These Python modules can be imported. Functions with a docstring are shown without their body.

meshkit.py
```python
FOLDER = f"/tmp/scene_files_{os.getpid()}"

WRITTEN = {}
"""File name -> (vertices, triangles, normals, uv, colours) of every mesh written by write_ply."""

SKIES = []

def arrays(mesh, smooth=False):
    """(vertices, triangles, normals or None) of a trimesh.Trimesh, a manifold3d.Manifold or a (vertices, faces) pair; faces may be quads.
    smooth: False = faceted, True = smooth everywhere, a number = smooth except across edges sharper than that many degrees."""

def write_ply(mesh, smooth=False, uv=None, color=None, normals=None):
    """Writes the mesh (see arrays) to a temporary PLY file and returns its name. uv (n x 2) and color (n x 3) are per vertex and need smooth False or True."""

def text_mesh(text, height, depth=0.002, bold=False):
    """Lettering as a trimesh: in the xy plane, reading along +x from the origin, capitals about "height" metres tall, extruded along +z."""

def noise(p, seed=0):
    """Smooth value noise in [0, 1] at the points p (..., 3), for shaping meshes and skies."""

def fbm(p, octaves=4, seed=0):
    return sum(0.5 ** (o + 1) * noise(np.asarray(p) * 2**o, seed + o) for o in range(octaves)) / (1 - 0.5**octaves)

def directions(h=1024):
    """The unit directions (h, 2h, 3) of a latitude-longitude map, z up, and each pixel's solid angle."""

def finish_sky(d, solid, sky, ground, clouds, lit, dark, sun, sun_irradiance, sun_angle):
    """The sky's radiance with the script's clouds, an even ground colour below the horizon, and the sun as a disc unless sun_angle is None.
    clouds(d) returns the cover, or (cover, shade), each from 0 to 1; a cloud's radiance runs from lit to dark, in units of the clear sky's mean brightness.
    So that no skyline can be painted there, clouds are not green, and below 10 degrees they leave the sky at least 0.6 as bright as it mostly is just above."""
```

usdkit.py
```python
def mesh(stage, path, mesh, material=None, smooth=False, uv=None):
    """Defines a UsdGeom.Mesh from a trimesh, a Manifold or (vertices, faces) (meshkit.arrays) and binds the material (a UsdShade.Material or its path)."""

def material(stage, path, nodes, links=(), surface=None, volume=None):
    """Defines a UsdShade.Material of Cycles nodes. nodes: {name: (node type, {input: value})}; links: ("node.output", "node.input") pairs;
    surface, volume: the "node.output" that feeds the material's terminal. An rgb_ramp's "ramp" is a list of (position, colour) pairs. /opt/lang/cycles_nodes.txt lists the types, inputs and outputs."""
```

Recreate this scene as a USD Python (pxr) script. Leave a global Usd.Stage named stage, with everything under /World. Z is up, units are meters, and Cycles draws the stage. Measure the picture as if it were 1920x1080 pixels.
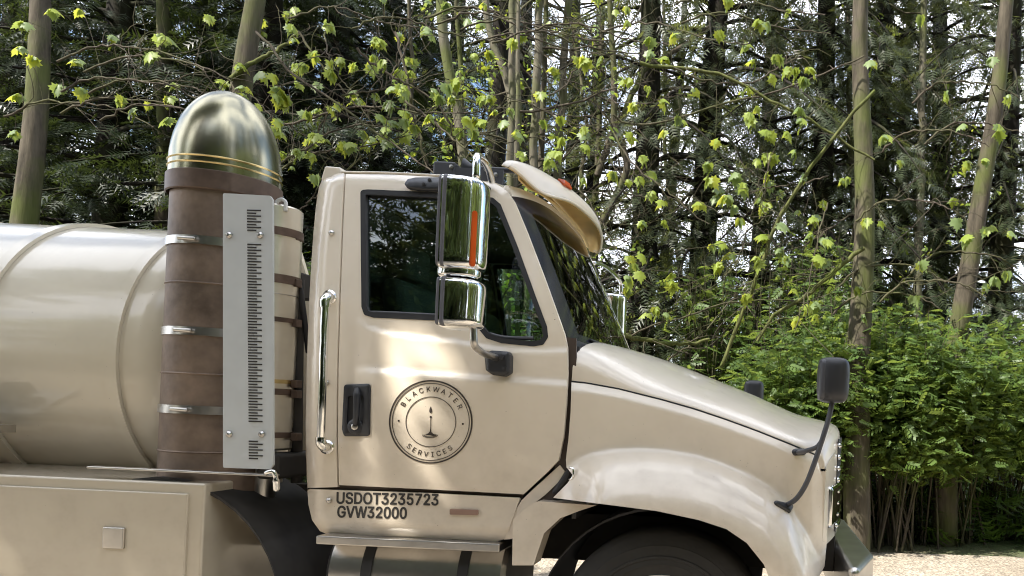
import math, random
import numpy as np, trimesh, usdkit, meshkit
from scipy.spatial import Delaunay
from shapely.geometry import Polygon, Point, LineString
from shapely import contains_xy
from shapely.ops import unary_union
from pxr import Usd, UsdGeom, UsdLux, UsdShade, Gf, Sdf, Vt

stage = Usd.Stage.CreateInMemory()
UsdGeom.SetStageUpAxis(stage, 'Z'); UsdGeom.SetStageMetersPerUnit(stage, 1.0)
WORLD = UsdGeom.Xform.Define(stage, '/World'); UsdGeom.Scope.Define(stage, '/World/Looks')
stage.SetDefaultPrim(WORLD.GetPrim())

# ------------------------------------------------------------------ camera, sky, sun, exposure
F, D, CZ, PU, PV, RHO = 1440.0, 3.6, 1.55, 1424.0, 782.0, math.radians(2.6)
CR, SR = math.cos(RHO), math.sin(RHO)
EXPOSURE = 1.75
cam = UsdGeom.Camera.Define(stage, '/World/camera')
cam.CreateHorizontalApertureAttr(36.0); cam.CreateVerticalApertureAttr(20.25)
cam.CreateFocalLengthAttr(36.0 * F / 1920)
cam.CreateHorizontalApertureOffsetAttr(-36.0 * (PU - 960) / 1920)
cam.CreateVerticalApertureOffsetAttr(36.0 * (PV - 540) / 1920)
cam.CreateClippingRangeAttr(Gf.Vec2f(0.05, 2000)); cam.CreateExposureAttr(EXPOSURE)
cam.AddTransformOp().Set(Gf.Matrix4d(CR, 0, SR, 0, -SR, 0, CR, 0, 0, -1, 0, 0, 0, -D, CZ, 1))

SUN_EL, SUN_AZ = math.radians(50), math.radians(230)      # azimuth = atan2(x, y)
S = np.array([math.sin(SUN_AZ) * math.cos(SUN_EL), math.cos(SUN_AZ) * math.cos(SUN_EL), math.sin(SUN_EL)])
sky = usdkit.material(stage, '/World/Looks/sky', {
    'tc': ('texture_coordinate', {}),
    'map': ('mapping', {'scale': (1, 1, 2.6)}),
    'n': ('noise_texture', {'scale': 2.2, 'detail': 8, 'roughness': 0.58}),
    'r': ('rgb_ramp', {'ramp': [(0.42, (0, 0, 0)), (0.58, (1, 1, 1))]}),
    'sky': ('sky_texture', {'sky_type': 'single_scattering', 'sun_disc': False, 'sun_elevation': SUN_EL, 'sun_rotation': SUN_AZ, 'air_density': 1.0, 'aerosol_density': 1.0}),
    'mix': ('mix_color', {'b': (11.0, 11.2, 11.9), 'use_clamp': False}),
    'bg': ('background_shader', {'strength': 0.09})},
    [('tc.generated', 'map.vector'), ('map.vector', 'n.vector'), ('n.fac', 'r.fac'), ('r.color', 'mix.fac'), ('sky.color', 'mix.a'), ('mix.result', 'bg.color')], surface='bg.background')
dome = UsdLux.DomeLight.Define(stage, '/World/sky_dome'); UsdShade.MaterialBindingAPI.Apply(dome.GetPrim()).Bind(sky)
sun = UsdLux.DistantLight.Define(stage, '/World/sun')
sun.CreateNormalizeAttr(True); sun.CreateIntensityAttr(0.9); sun.CreateAngleAttr(0.53); sun.CreateColorAttr(Gf.Vec3f(1, 0.94, 0.84))
_z = S; _x = np.cross([0, 0, 1], _z); _x /= np.linalg.norm(_x); _y = np.cross(_z, _x)
sun.AddTransformOp().Set(Gf.Matrix4d(*_x, 0, *_y, 0, *_z, 0, 0, 0, 0, 1))

# ------------------------------------------------------------------ helpers
W = 2.1                                                    # cab width; near side y = 0


def U(u, v, y):
    """A place on the truck: the photograph's picture units at the distance y behind the near door."""
    u, v, y = np.broadcast_arrays(np.asarray(u, float), np.asarray(v, float), np.asarray(y, float))
    s = (D + y) / F
    return np.stack([s * ((u - PU) * CR + (v - PV) * SR), y, CZ + s * ((u - PU) * SR - (v - PV) * CR)], -1)


def PX(p):
    p = np.asarray(p, float); k = F / (D + p[..., 1]); x, z = p[..., 0] * k, (p[..., 2] - CZ) * k
    return PU + x * CR + z * SR, PV + x * SR - z * CR


used = {}


def path(name, parent=None):
    base = (str(parent.GetPath()) if parent is not None else '/World') + '/' + name
    k = used.get(base, 0); used[base] = k + 1
    return base if k == 0 else f'{base}_{k:03d}'


def data(prim, **kw):
    for k, v in kw.items():
        if v: prim.SetCustomDataByKey(k, v)
    return prim


def thing(name, label, category, group=None, loc=(0, 0, 0)):
    x = UsdGeom.Xform.Define(stage, path(name)); x.AddTranslateOp().Set(Gf.Vec3d(*map(float, loc)))
    return data(x.GetPrim(), label=label, category=category, group=group)


def obj(name, mesh, mat, parent=None, smooth=False, **kw):
    if isinstance(mesh, list): mesh = cat(mesh)
    m = usdkit.mesh(stage, path(name, parent), mesh, mat, smooth=smooth)
    return data(m.GetPrim(), **kw)


def holder(name, parent, **kw):
    return data(UsdGeom.Xform.Define(stage, path(name, parent)).GetPrim(), **kw)


def cat(ms):
    vs, fs, n = [], [], 0
    for m in ms:
        v, f = (np.asarray(m.vertices), np.asarray(m.faces)) if hasattr(m, 'faces') else m
        vs.append(v); fs.append(np.asarray(f) + n); n += len(v)
    return np.vstack(vs), np.vstack(fs)


def tube(pts, r, sides=8, cap=True):
    p = np.asarray(pts, float); n = len(p); r = np.broadcast_to(np.asarray(r, float), (n,))
    t = np.gradient(p, axis=0); t /= np.linalg.norm(t, axis=1, keepdims=True) + 1e-12
    a = np.cross(t[0], [0.31, 0.17, 0.93]); a /= np.linalg.norm(a); fr = []
    for k in range(n):
        a = a - t[k] * (a @ t[k]); a /= np.linalg.norm(a) + 1e-12; fr.append(a)
    A = np.array(fr); B = np.cross(t, A); ang = np.arange(sides) * 2 * np.pi / sides
    v = (p[:, None] + r[:, None, None] * (np.cos(ang)[None, :, None] * A[:, None] + np.sin(ang)[None, :, None] * B[:, None])).reshape(-1, 3)
    i, j = np.meshgrid(np.arange(n - 1), np.arange(sides), indexing='ij'); j2 = (j + 1) % sides
    q = np.stack([i * sides + j, i * sides + j2, (i + 1) * sides + j2, (i + 1) * sides + j], -1).reshape(-1, 4)
    f = np.vstack([q[:, [0, 1, 2]], q[:, [0, 2, 3]]])
    if cap:
        v = np.vstack([v, p[0], p[-1]]); c0, c1 = len(v) - 2, len(v) - 1; k = np.arange(sides); k2 = (k + 1) % sides
        f = np.vstack([f, np.stack([np.full(sides, c0), k2, k], 1), np.stack([np.full(sides, c1), (n - 1) * sides + k, (n - 1) * sides + k2], 1)])
    return v, f


def curve(pts, n=24):
    """A smooth line through the points."""
    p = np.asarray(pts, float); s = np.r_[0, np.cumsum(np.linalg.norm(np.diff(p, axis=0), axis=1))]
    from scipy.interpolate import PchipInterpolator
    return PchipInterpolator(s, p)(np.linspace(0, s[-1], n))


def ring_points(c, h):
    out = []
    for a, b in zip(c[:-1], c[1:]):
        k = max(1, int(math.ceil(np.hypot(*(np.subtract(b, a))) / h)))
        out += [np.add(a, np.subtract(b, a) * i / k) for i in range(k)]
    return np.array(out)


def smoothpoly(p, r):
    p = p if hasattr(p, 'buffer') else Polygon(p)
    return p.buffer(-r).buffer(2 * r).buffer(-r) if r else p


def flat(poly, h):
    """Triangles over a polygon with points inside it."""
    b = [ring_points(np.array(poly.exterior.coords), h)] + [ring_points(np.array(i.coords), h) for i in poly.interiors]
    b = np.vstack(b); x0, y0, x1, y1 = poly.bounds
    gx, gy = np.meshgrid(np.arange(x0, x1 + h, h), np.arange(y0, y1 + h, h * 0.866)); gx = gx + (np.arange(gx.shape[0])[:, None] % 2) * h / 2
    g = np.stack([gx.ravel(), gy.ravel()], 1); inner = poly.buffer(-0.55 * h)
    g = g[contains_xy(inner, g[:, 0], g[:, 1])] if not inner.is_empty else g[:0]
    p = np.vstack([b, g]); t = Delaunay(p).simplices; c = p[t].mean(1)
    t = t[contains_xy(poly, c[:, 0], c[:, 1])]
    e1, e2 = p[t[:, 1]] - p[t[:, 0]], p[t[:, 2]] - p[t[:, 0]]; ar = e1[:, 0] * e2[:, 1] - e1[:, 1] * e2[:, 0]
    t = t[np.abs(ar) > 1e-4]; ar = ar[np.abs(ar) > 1e-4]; t[ar < 0] = t[ar < 0][:, ::-1]
    return p, t


def panel(poly, depth, h=9, thick=0.02, r=0):
    """A panel with thickness, its outline in picture units, its surface at depth(u, v) behind the door plane."""
    poly = smoothpoly(poly, r); ms = []
    for g in getattr(poly, 'geoms', [poly]):
        p, t = flat(g, h); y = depth(p[:, 0], p[:, 1]) if callable(depth) else np.full(len(p), depth)
        a = U(p[:, 0], p[:, 1], y); b = a + [0, thick, 0]; n = len(a)
        e = np.vstack([t[:, [0, 1]], t[:, [1, 2]], t[:, [2, 0]]]); key = {tuple(x) for x in e.tolist()}
        e = np.array([x for x in e.tolist() if (x[1], x[0]) not in key])
        side = np.vstack([np.stack([e[:, 0], e[:, 0] + n, e[:, 1] + n], 1), np.stack([e[:, 0], e[:, 1] + n, e[:, 1]], 1)])
        ms.append((np.vstack([a, b]), np.vstack([t, t[:, ::-1] + n, side])))   # picture v runs down: t is seen from -y
    return cat(ms)


def mirrored(m):
    v, f = (np.array(m.vertices), np.array(m.faces)) if hasattr(m, 'faces') else m
    v = v.copy(); v[:, 1] = W - v[:, 1]
    return v, f[:, ::-1]


def box(a, b, bevel=0.0):
    a, b = np.minimum(a, b).astype(float), np.maximum(a, b).astype(float)
    if bevel <= 0:
        m = trimesh.creation.box(b - a); m.apply_translation((a + b) / 2); return np.array(m.vertices), np.array(m.faces)
    return hull([(x, y, z) for x in (a[0] + bevel, b[0] - bevel) for y in (a[1] + bevel, b[1] - bevel) for z in (a[2] + bevel, b[2] - bevel)], bevel)


def hull(centres, r, sub=2):
    s = trimesh.creation.icosphere(sub, 1.0).vertices
    r = np.broadcast_to(np.asarray(r, float), (len(centres),))
    m = trimesh.convex.convex_hull(np.vstack([np.asarray(c) + s * q for c, q in zip(centres, r)]))
    return np.array(m.vertices), np.array(m.faces)


def lathe(prof, centre, axis=2, sides=40):
    """prof: (radius, along) pairs; turned about an axis through centre."""
    p = np.asarray(prof, float); ang = np.arange(sides) * 2 * np.pi / sides; n = len(p)
    v = np.zeros((n, sides, 3)); v[..., 0] = p[:, :1] * np.cos(ang); v[..., 1] = p[:, :1] * np.sin(ang); v[..., 2] = p[:, 1:]
    v = v.reshape(-1, 3)
    if axis == 0: v = v[:, [2, 0, 1]]
    if axis == 1: v = v[:, [1, 2, 0]]
    i, j = np.meshgrid(np.arange(n - 1), np.arange(sides), indexing='ij'); j2 = (j + 1) % sides
    q = np.stack([i * sides + j, i * sides + j2, (i + 1) * sides + j2, (i + 1) * sides + j], -1).reshape(-1, 4)
    return v + centre, np.vstack([q[:, [0, 1, 2]], q[:, [0, 2, 3]]])


def grid(P):
    """Quads over an (n, m, 3) array of points."""
    n, m = P.shape[:2]; i, j = np.meshgrid(np.arange(n - 1), np.arange(m - 1), indexing='ij')
    q = np.stack([i * m + j, (i + 1) * m + j, (i + 1) * m + j + 1, i * m + j + 1], -1).reshape(-1, 4)
    return P.reshape(-1, 3), np.vstack([q[:, [0, 1, 2]], q[:, [0, 2, 3]]])


def shell(P, off):
    """A grid surface with a back face shifted by off and closed borders."""
    n, m = P.shape[:2]; v, f = grid(P); b = v + off; k = len(v)
    idx = np.arange(n * m).reshape(n, m)
    loop = np.r_[idx[0, :], idx[1:, -1], idx[-1, -2::-1], idx[-2:0:-1, 0]]; l2 = np.roll(loop, -1)
    s = np.vstack([np.stack([loop, l2, l2 + k], 1), np.stack([loop, l2 + k, loop + k], 1)])
    return np.vstack([v, b]), np.vstack([f, f[:, ::-1] + k, s])


def blob(c, half, e1=0.7, e2=0.4, back=1.0, n=(40, 24)):
    """A squarish rounded housing; the -x side is flattened by back."""
    ph, th = np.meshgrid(np.linspace(0, 2 * np.pi, n[0], endpoint=False), np.linspace(-np.pi / 2, np.pi / 2, n[1]))
    pw = lambda x, e: np.sign(x) * np.abs(x) ** e
    x, y, z = pw(np.cos(th), e2) * pw(np.cos(ph), e1), pw(np.cos(th), e2) * pw(np.sin(ph), e1), pw(np.sin(th), e2)
    x = np.where(x < 0, x * back, x)
    v = np.stack([x * half[0] + c[0], y * half[1] + c[1], z * half[2] + c[2]], -1).reshape(-1, 3)
    i, j = np.meshgrid(np.arange(n[1] - 1), np.arange(n[0]), indexing='ij'); j2 = (j + 1) % n[0]
    q = np.stack([i * n[0] + j, i * n[0] + j2, (i + 1) * n[0] + j2, (i + 1) * n[0] + j], -1).reshape(-1, 4)
    return v, np.vstack([q[:, [0, 1, 2]], q[:, [0, 2, 3]]])


# ------------------------------------------------------------------ materials
L = '/World/Looks/'


def plain(name, color, rough=0.5, metal=0.0, vary=0.12, scale=6.0, bump=0.0, bscale=60.0, **kw):
    c2 = tuple(max(0, x * (1 - vary)) for x in color); c1 = tuple(min(1, x * (1 + vary)) for x in color)
    nodes = {'g': ('geometry', {}), 'n': ('noise_texture', {'scale': scale, 'detail': 5, 'roughness': 0.6}), 'r': ('rgb_ramp', {'ramp': [(0.3, c2), (0.7, c1)]}),
             'p': ('principled_bsdf', {'roughness': rough, 'metallic': metal, **kw})}
    links = [('g.position', 'n.vector'), ('n.fac', 'r.fac'), ('r.color', 'p.base_color')]
    if bump:
        nodes['n2'] = ('noise_texture', {'scale': bscale, 'detail': 4}); nodes['b'] = ('bump', {'strength': bump, 'distance': 0.01})
        links += [('g.position', 'n2.vector'), ('n2.fac', 'b.height'), ('b.normal', 'p.normal')]
    return usdkit.material(stage, L + name, nodes, links, surface='p.BSDF')


def paint(name, color):
    """Old cream lacquer: chalky patches, fine dust that gathers low down, slightly wavy coat."""
    c = np.array(color)
    return usdkit.material(stage, L + name, {
        'g': ('geometry', {}), 'n': ('noise_texture', {'scale': 2.4, 'detail': 6, 'roughness': 0.62}), 'r': ('rgb_ramp', {'ramp': [(0.3, tuple(c * 0.95)), (0.7, tuple(np.minimum(1, c * 1.04)))]}),
        'xyz': ('separate_xyz', {}), 'h': ('map_range', {'from_min': 1.75, 'from_max': 1.1, 'to_min': 0.0, 'to_max': 0.75, 'clamp': True}),
        'n2': ('noise_texture', {'scale': 7.0, 'detail': 8, 'roughness': 0.7}), 'mul': ('math', {'math_type': 'multiply'}),
        'dirt': ('mix_color', {'b': (0.34, 0.27, 0.20)}),
        'n4': ('noise_texture', {'scale': 90.0, 'detail': 2}), 'sp': ('rgb_ramp', {'ramp': [(0.0, (1, 1, 1)), (0.215, (1, 1, 1)), (0.23, (0, 0, 0)), (1, (0, 0, 0))]}),
        'chip': ('mix_color', {'b': (0.22, 0.18, 0.13)}),
        'n3': ('noise_texture', {'scale': 3.0, 'detail': 3}), 'b': ('bump', {'strength': 0.06, 'distance': 0.02}),
        'rr': ('map_range', {'from_min': 0.3, 'from_max': 0.7, 'to_min': 0.28, 'to_max': 0.45}),
        'p': ('principled_bsdf', {'coat_weight': 0.9, 'coat_roughness': 0.09, 'specular_ior_level': 0.5})},
        [('g.position', 'n.vector'), ('n.fac', 'r.fac'), ('g.position', 'xyz.vector'), ('xyz.z', 'h.value'), ('g.position', 'n2.vector'), ('n2.fac', 'mul.value1'), ('h.result', 'mul.value2'),
         ('mul.value', 'dirt.fac'), ('r.color', 'dirt.a'), ('g.position', 'n4.vector'), ('n4.fac', 'sp.fac'), ('sp.color', 'chip.fac'), ('dirt.result', 'chip.a'), ('chip.result', 'p.base_color'),
         ('g.position', 'n3.vector'), ('n3.fac', 'b.height'), ('b.normal', 'p.coat_normal'), ('n2.fac', 'rr.value'), ('rr.result', 'p.roughness')], surface='p.BSDF')


def pane(name, tint, ior=1.55):
    return usdkit.material(stage, L + name, {
        'f': ('fresnel', {'IOR': ior}), 't': ('transparent_bsdf', {'color': tint}), 'g': ('glossy_bsdf', {'color': (1, 1, 1), 'roughness': 0.0}), 'm': ('mix_closure', {})},
        [('f.fac', 'm.fac'), ('t.BSDF', 'm.closure1'), ('g.BSDF', 'm.closure2')], surface='m.closure')


def leafy(name, colors, trans=0.35, tcol=None, rough=0.45, scale=0.35):
    tcol = tcol or tuple(min(1, c * k) for c, k in zip(colors[-1], (1.5, 1.5, 0.6)))
    n = len(colors)
    return usdkit.material(stage, L + name, {
        'g': ('geometry', {}), 'n': ('noise_texture', {'scale': scale * 4, 'detail': 4}), 'a': ('math', {'math_type': 'multiply_add', 'value2': 0.75, 'value3': -0.1}), 'b': ('math', {'math_type': 'multiply_add', 'value2': 0.45}),
        'r': ('rgb_ramp', {'ramp': [(i / max(1, n - 1), c) for i, c in enumerate(colors)]}),
        'p': ('principled_bsdf', {'roughness': rough, 'specular_ior_level': 0.35}), 't': ('translucent_bsdf', {'color': tcol}), 'm': ('mix_closure', {'fac': trans})},
        [('g.position', 'n.vector'), ('n.fac', 'a.value1'), ('g.random_per_island', 'b.value1'), ('a.value', 'b.value3'), ('b.value', 'r.fac'), ('r.color', 'p.base_color'),
         ('p.BSDF', 'm.closure1'), ('t.BSDF', 'm.closure2')], surface='m.closure')


def bark(name, c1, c2, scale=9.0, bump=1.0, moss=0.0):
    nodes = {'g': ('geometry', {}), 'map': ('mapping', {'scale': (1, 1, 0.16)}), 'n': ('noise_texture', {'scale': scale, 'detail': 8, 'roughness': 0.65}), 'r': ('rgb_ramp', {'ramp': [(0.34, c1), (0.66, c2)]}),
             'n2': ('noise_texture', {'scale': 1.6, 'detail': 5}), 'mr': ('rgb_ramp', {'ramp': [(0.45, (0, 0, 0)), (0.62, (moss,) * 3)]}), 'mx': ('mix_color', {'b': (0.075, 0.095, 0.02)}),
             'b': ('bump', {'strength': bump, 'distance': 0.03}), 'p': ('principled_bsdf', {'roughness': 0.9, 'specular_ior_level': 0.2})}
    return usdkit.material(stage, L + name, nodes, [('g.position', 'map.vector'), ('map.vector', 'n.vector'), ('n.fac', 'r.fac'), ('g.position', 'n2.vector'), ('n2.fac', 'mr.fac'), ('mr.color', 'mx.fac'), ('r.color', 'mx.a'),
                            ('mx.result', 'p.base_color'), ('n.fac', 'b.height'), ('b.normal', 'p.normal')], surface='p.BSDF')


M = dict(
    cream=paint('cream_paint', (0.80, 0.71, 0.58)),
    visor_in=plain('visor_inside', (0.62, 0.46, 0.20), 0.35, vary=0.15, scale=4),
    tankcream=paint('tank_paint', (0.60, 0.54, 0.42)),
    rubber=plain('black_rubber', (0.018, 0.018, 0.02), 0.6),
    black=plain('black_plastic', (0.022, 0.023, 0.027), 0.42, bump=0.1, bscale=300),
    grey=plain('dark_grey_plastic', (0.055, 0.057, 0.066), 0.45),
    brownseal=plain('brown_seal', (0.06, 0.042, 0.032), 0.6),
    frit=plain('black_glass_edge', (0.012, 0.013, 0.018), 0.12),
    chrome=plain('chrome', (0.86, 0.86, 0.85), 0.045, 1.0, vary=0.04, scale=14),
    steel=plain('dull_steel', (0.55, 0.53, 0.50), 0.28, 1.0, vary=0.15),
    sheet=plain('shield_sheet', (0.76, 0.71, 0.60), 0.25, 0.8, vary=0.10, scale=5),
    polished=plain('polished_pipe', (0.33, 0.31, 0.22), 0.22, 1.0, vary=0.15),
    brass=plain('brass_band', (0.75, 0.60, 0.30), 0.25, 1.0),
    strap=plain('rusty_strap', (0.115, 0.078, 0.058), 0.5, 0.4, vary=0.3, scale=12),
    stained=plain('stained_pipe', (0.19, 0.14, 0.105), 0.55, 0.5, vary=0.45, scale=5, bump=0.25, bscale=25),
    board=plain('grey_white_board', (0.50, 0.52, 0.52), 0.5, vary=0.05),
    print=plain('black_print', (0.03, 0.027, 0.025), 0.5),
    logo=plain('brown_black_print', (0.045, 0.034, 0.028), 0.5),
    amber=plain('amber_lens', (0.46, 0.07, 0.012), 0.18, vary=0.1),
    rim=plain('mirror_rim_grey', (0.11, 0.11, 0.125), 0.42),
    red=plain('dull_red_lens', (0.27, 0.17, 0.13), 0.3),
    inside=plain('dark_interior', (0.05, 0.05, 0.052), 0.8),
    seat=plain('seat_cloth', (0.10, 0.10, 0.105), 0.9),
    tyre=plain('tyre_rubber', (0.025, 0.024, 0.023), 0.75, bump=0.3, bscale=40),
    white=plain('white_steel', (0.6, 0.6, 0.58), 0.4),
    frame=plain('dirty_chassis', (0.028, 0.025, 0.022), 0.7, vary=0.4),
    glass=pane('side_glass', (0.70, 0.80, 0.74)), wind=pane('wind_glass', (0.70, 0.88, 0.78), 1.4),
    mirrorglass=plain('mirror_glass', (0.85, 0.86, 0.87), 0.02, 1.0, vary=0.0),
    cedar=leafy('cedar_leaf', [(0.012, 0.020, 0.009), (0.034, 0.047, 0.022), (0.085, 0.105, 0.055), (0.15, 0.17, 0.105)], 0.25),
    fir=leafy('fir_leaf', [(0.009, 0.016, 0.008), (0.022, 0.035, 0.015), (0.046, 0.064, 0.03)], 0.2),
    maple=leafy('young_maple_leaf', [(0.13, 0.20, 0.03), (0.24, 0.30, 0.045), (0.37, 0.41, 0.07)], 0.42, (0.52, 0.55, 0.075), scale=1.5),
    maple2=leafy('pale_maple_leaf', [(0.11, 0.17, 0.065), (0.19, 0.25, 0.10), (0.30, 0.35, 0.14)], 0.38, (0.34, 0.42, 0.09), scale=1.5),
    shrub=leafy('shrub_leaf', [(0.03, 0.065, 0.016), (0.09, 0.15, 0.034), (0.21, 0.28, 0.065)], 0.38, (0.30, 0.39, 0.07), scale=0.7),
    alderleaf=leafy('small_alder_leaf', [(0.10, 0.17, 0.03), (0.2, 0.28, 0.05), (0.3, 0.38, 0.08)], 0.4, (0.45, 0.52, 0.06), scale=0.8),
    fern=leafy('fern_leaf', [(0.03, 0.06, 0.012), (0.06, 0.11, 0.02), (0.1, 0.16, 0.035)], 0.3),
    bark_dark=bark('dark_bark', (0.007, 0.006, 0.0045), (0.024, 0.020, 0.017), moss=0.15),
    bark_pale=bark('pale_bark', (0.065, 0.06, 0.043), (0.17, 0.155, 0.118), 14, 0.35, moss=0.75),
    bark_mid=bark('maple_bark', (0.035, 0.03, 0.022), (0.105, 0.09, 0.067), 12, 0.5, moss=0.7),
    twig=bark('twig_bark', (0.035, 0.029, 0.022), (0.10, 0.085, 0.065), 20, 0.2, moss=0.4),
    moss=bark('mossy_bark', (0.04, 0.045, 0.015), (0.13, 0.14, 0.05), 20, 0.8, moss=0.9),
)

# ================================================================== the setting
ground_mat = usdkit.material(stage, L + 'ground_soil', {
    'g': ('geometry', {}), 'n': ('noise_texture', {'scale': 0.35, 'detail': 6}), 'r': ('rgb_ramp', {'ramp': [(0.4, (0.10, 0.085, 0.055)), (0.6, (0.06, 0.085, 0.025))]}),
    'n2': ('noise_texture', {'scale': 30, 'detail': 8}), 'm': ('mix_color', {'fac': 0.5, 'blend_type': 'overlay'}), 'b': ('bump', {'strength': 0.8, 'distance': 0.05}), 'p': ('principled_bsdf', {'roughness': 0.95})},
    [('g.position', 'n.vector'), ('n.fac', 'r.fac'), ('g.position', 'n2.vector'), ('r.color', 'm.a'), ('n2.color', 'm.b'), ('m.result', 'p.base_color'), ('n2.fac', 'b.height'), ('b.normal', 'p.normal')], surface='p.BSDF')
gravel_mat = usdkit.material(stage, L + 'gravel', {
    'g': ('geometry', {}), 'v': ('voronoi_texture', {'scale': 38}), 'n': ('noise_texture', {'scale': 0.8, 'detail': 5}), 'bw': ('rgb_to_bw', {}), 'r': ('rgb_ramp', {'ramp': [(0.2, (0.20, 0.17, 0.135)), (0.8, (0.42, 0.37, 0.30))]}),
    'r2': ('rgb_ramp', {'ramp': [(0.35, (0.75, 0.72, 0.68)), (0.65, (1, 1, 1))]}), 'm': ('mix_color', {'fac': 1.0, 'blend_type': 'multiply'}), 'b': ('bump', {'strength': 0.7, 'distance': 0.02}), 'p': ('principled_bsdf', {'roughness': 0.95})},
    [('g.position', 'v.vector'), ('g.position', 'n.vector'), ('v.color', 'bw.color'), ('bw.val', 'r.fac'), ('n.fac', 'r2.fac'), ('r.color', 'm.a'), ('r2.color', 'm.b'), ('m.result', 'p.base_color'), ('v.distance', 'b.height'), ('b.normal', 'p.normal')], surface='p.BSDF')
gx, gy = np.meshgrid(np.linspace(-1, 1, 121), np.linspace(-1, 1, 121))
gx, gy = np.sign(gx) * np.abs(gx) ** 2.2 * 400, np.sign(gy) * np.abs(gy) ** 2.2 * 400
gz = (meshkit.fbm(np.stack([gx * 0.15, gy * 0.15, gx * 0], -1), 4) - 0.5) * 1.2 * np.clip((gy - 7) / 8, 0, 1) - 0.004
obj('ground', grid(np.stack([gx, gy, gz], -1).transpose(1, 0, 2)), ground_mat, smooth=True, kind='structure')
px, py = np.meshgrid(np.linspace(-30, 30, 61), np.linspace(-26, 6.2, 41))
py = py + (py > 6) * (meshkit.noise(np.stack([px * 0.7, px * 0, px * 0], -1)) - 0.5) * 1.5
obj('gravel_yard', grid(np.stack([px, py, px * 0], -1).transpose(1, 0, 2)), gravel_mat, smooth=True, kind='structure')
# ================================================================== the truck
truck = thing('pumper_truck', 'cream pumper truck with chrome mirrors and a round door emblem, parked on gravel', 'truck')
sm = lambda x: np.clip(x, 0, 1) ** 2 * (3 - 2 * np.clip(x, 0, 1))
REAR = np.array([(577, 915), (573, 800), (575, 700), (580, 560), (586, 460), (592, 390), (598, 352), (605, 335), (618, 326.5)], float)
TOP = np.array([(618, 326.5), (645, 323.5), (740, 326), (830, 331), (905, 339), (930, 343), (944, 351)], float)
LINE_A = np.array([(600, 596), (676, 600), (690, 612), (720, 621), (760, 627), (860, 639), (930, 652), (1010, 657), (1062, 655)], float)


def side(u, v):
    """Depth of the cab's side: upright at the belt, leaning in above and below, creased along two lines, rounded to roof and back."""
    u, v = np.asarray(u, float), np.asarray(v, float)
    vr = v - 0.046 * (u - 850)
    y = 0.012 + 0.125 * np.clip((620 - vr) / 290, 0, 1.2) ** 1.35 * (vr < 620) + 0.05 * np.clip((vr - 700) / 220, 0, 1.5) ** 1.8
    y = y - 0.019 * sm((u - 655) / 60) * np.clip((v - (689.5 + (u - 690) * 0.068) + 2) / 11, 0, 1)
    y = y - 0.014 * sm((u - 655) / 50) * sm((v - np.interp(u, *LINE_A.T) + 2) / 7)
    e = np.clip((u - np.interp(v, REAR[::-1, 1], REAR[::-1, 0])) / 30, 0, 1); y = y + 0.075 * (1 - np.sqrt(np.clip(1 - (1 - e) ** 2, 0, 1)))
    e = np.clip((v - np.interp(u, *TOP.T)) / 20, 0, 1); y = y + 0.05 * (1 - np.sqrt(np.clip(1 - (1 - e) ** 2, 0, 1))) * (u < 1000)
    return y


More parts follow.
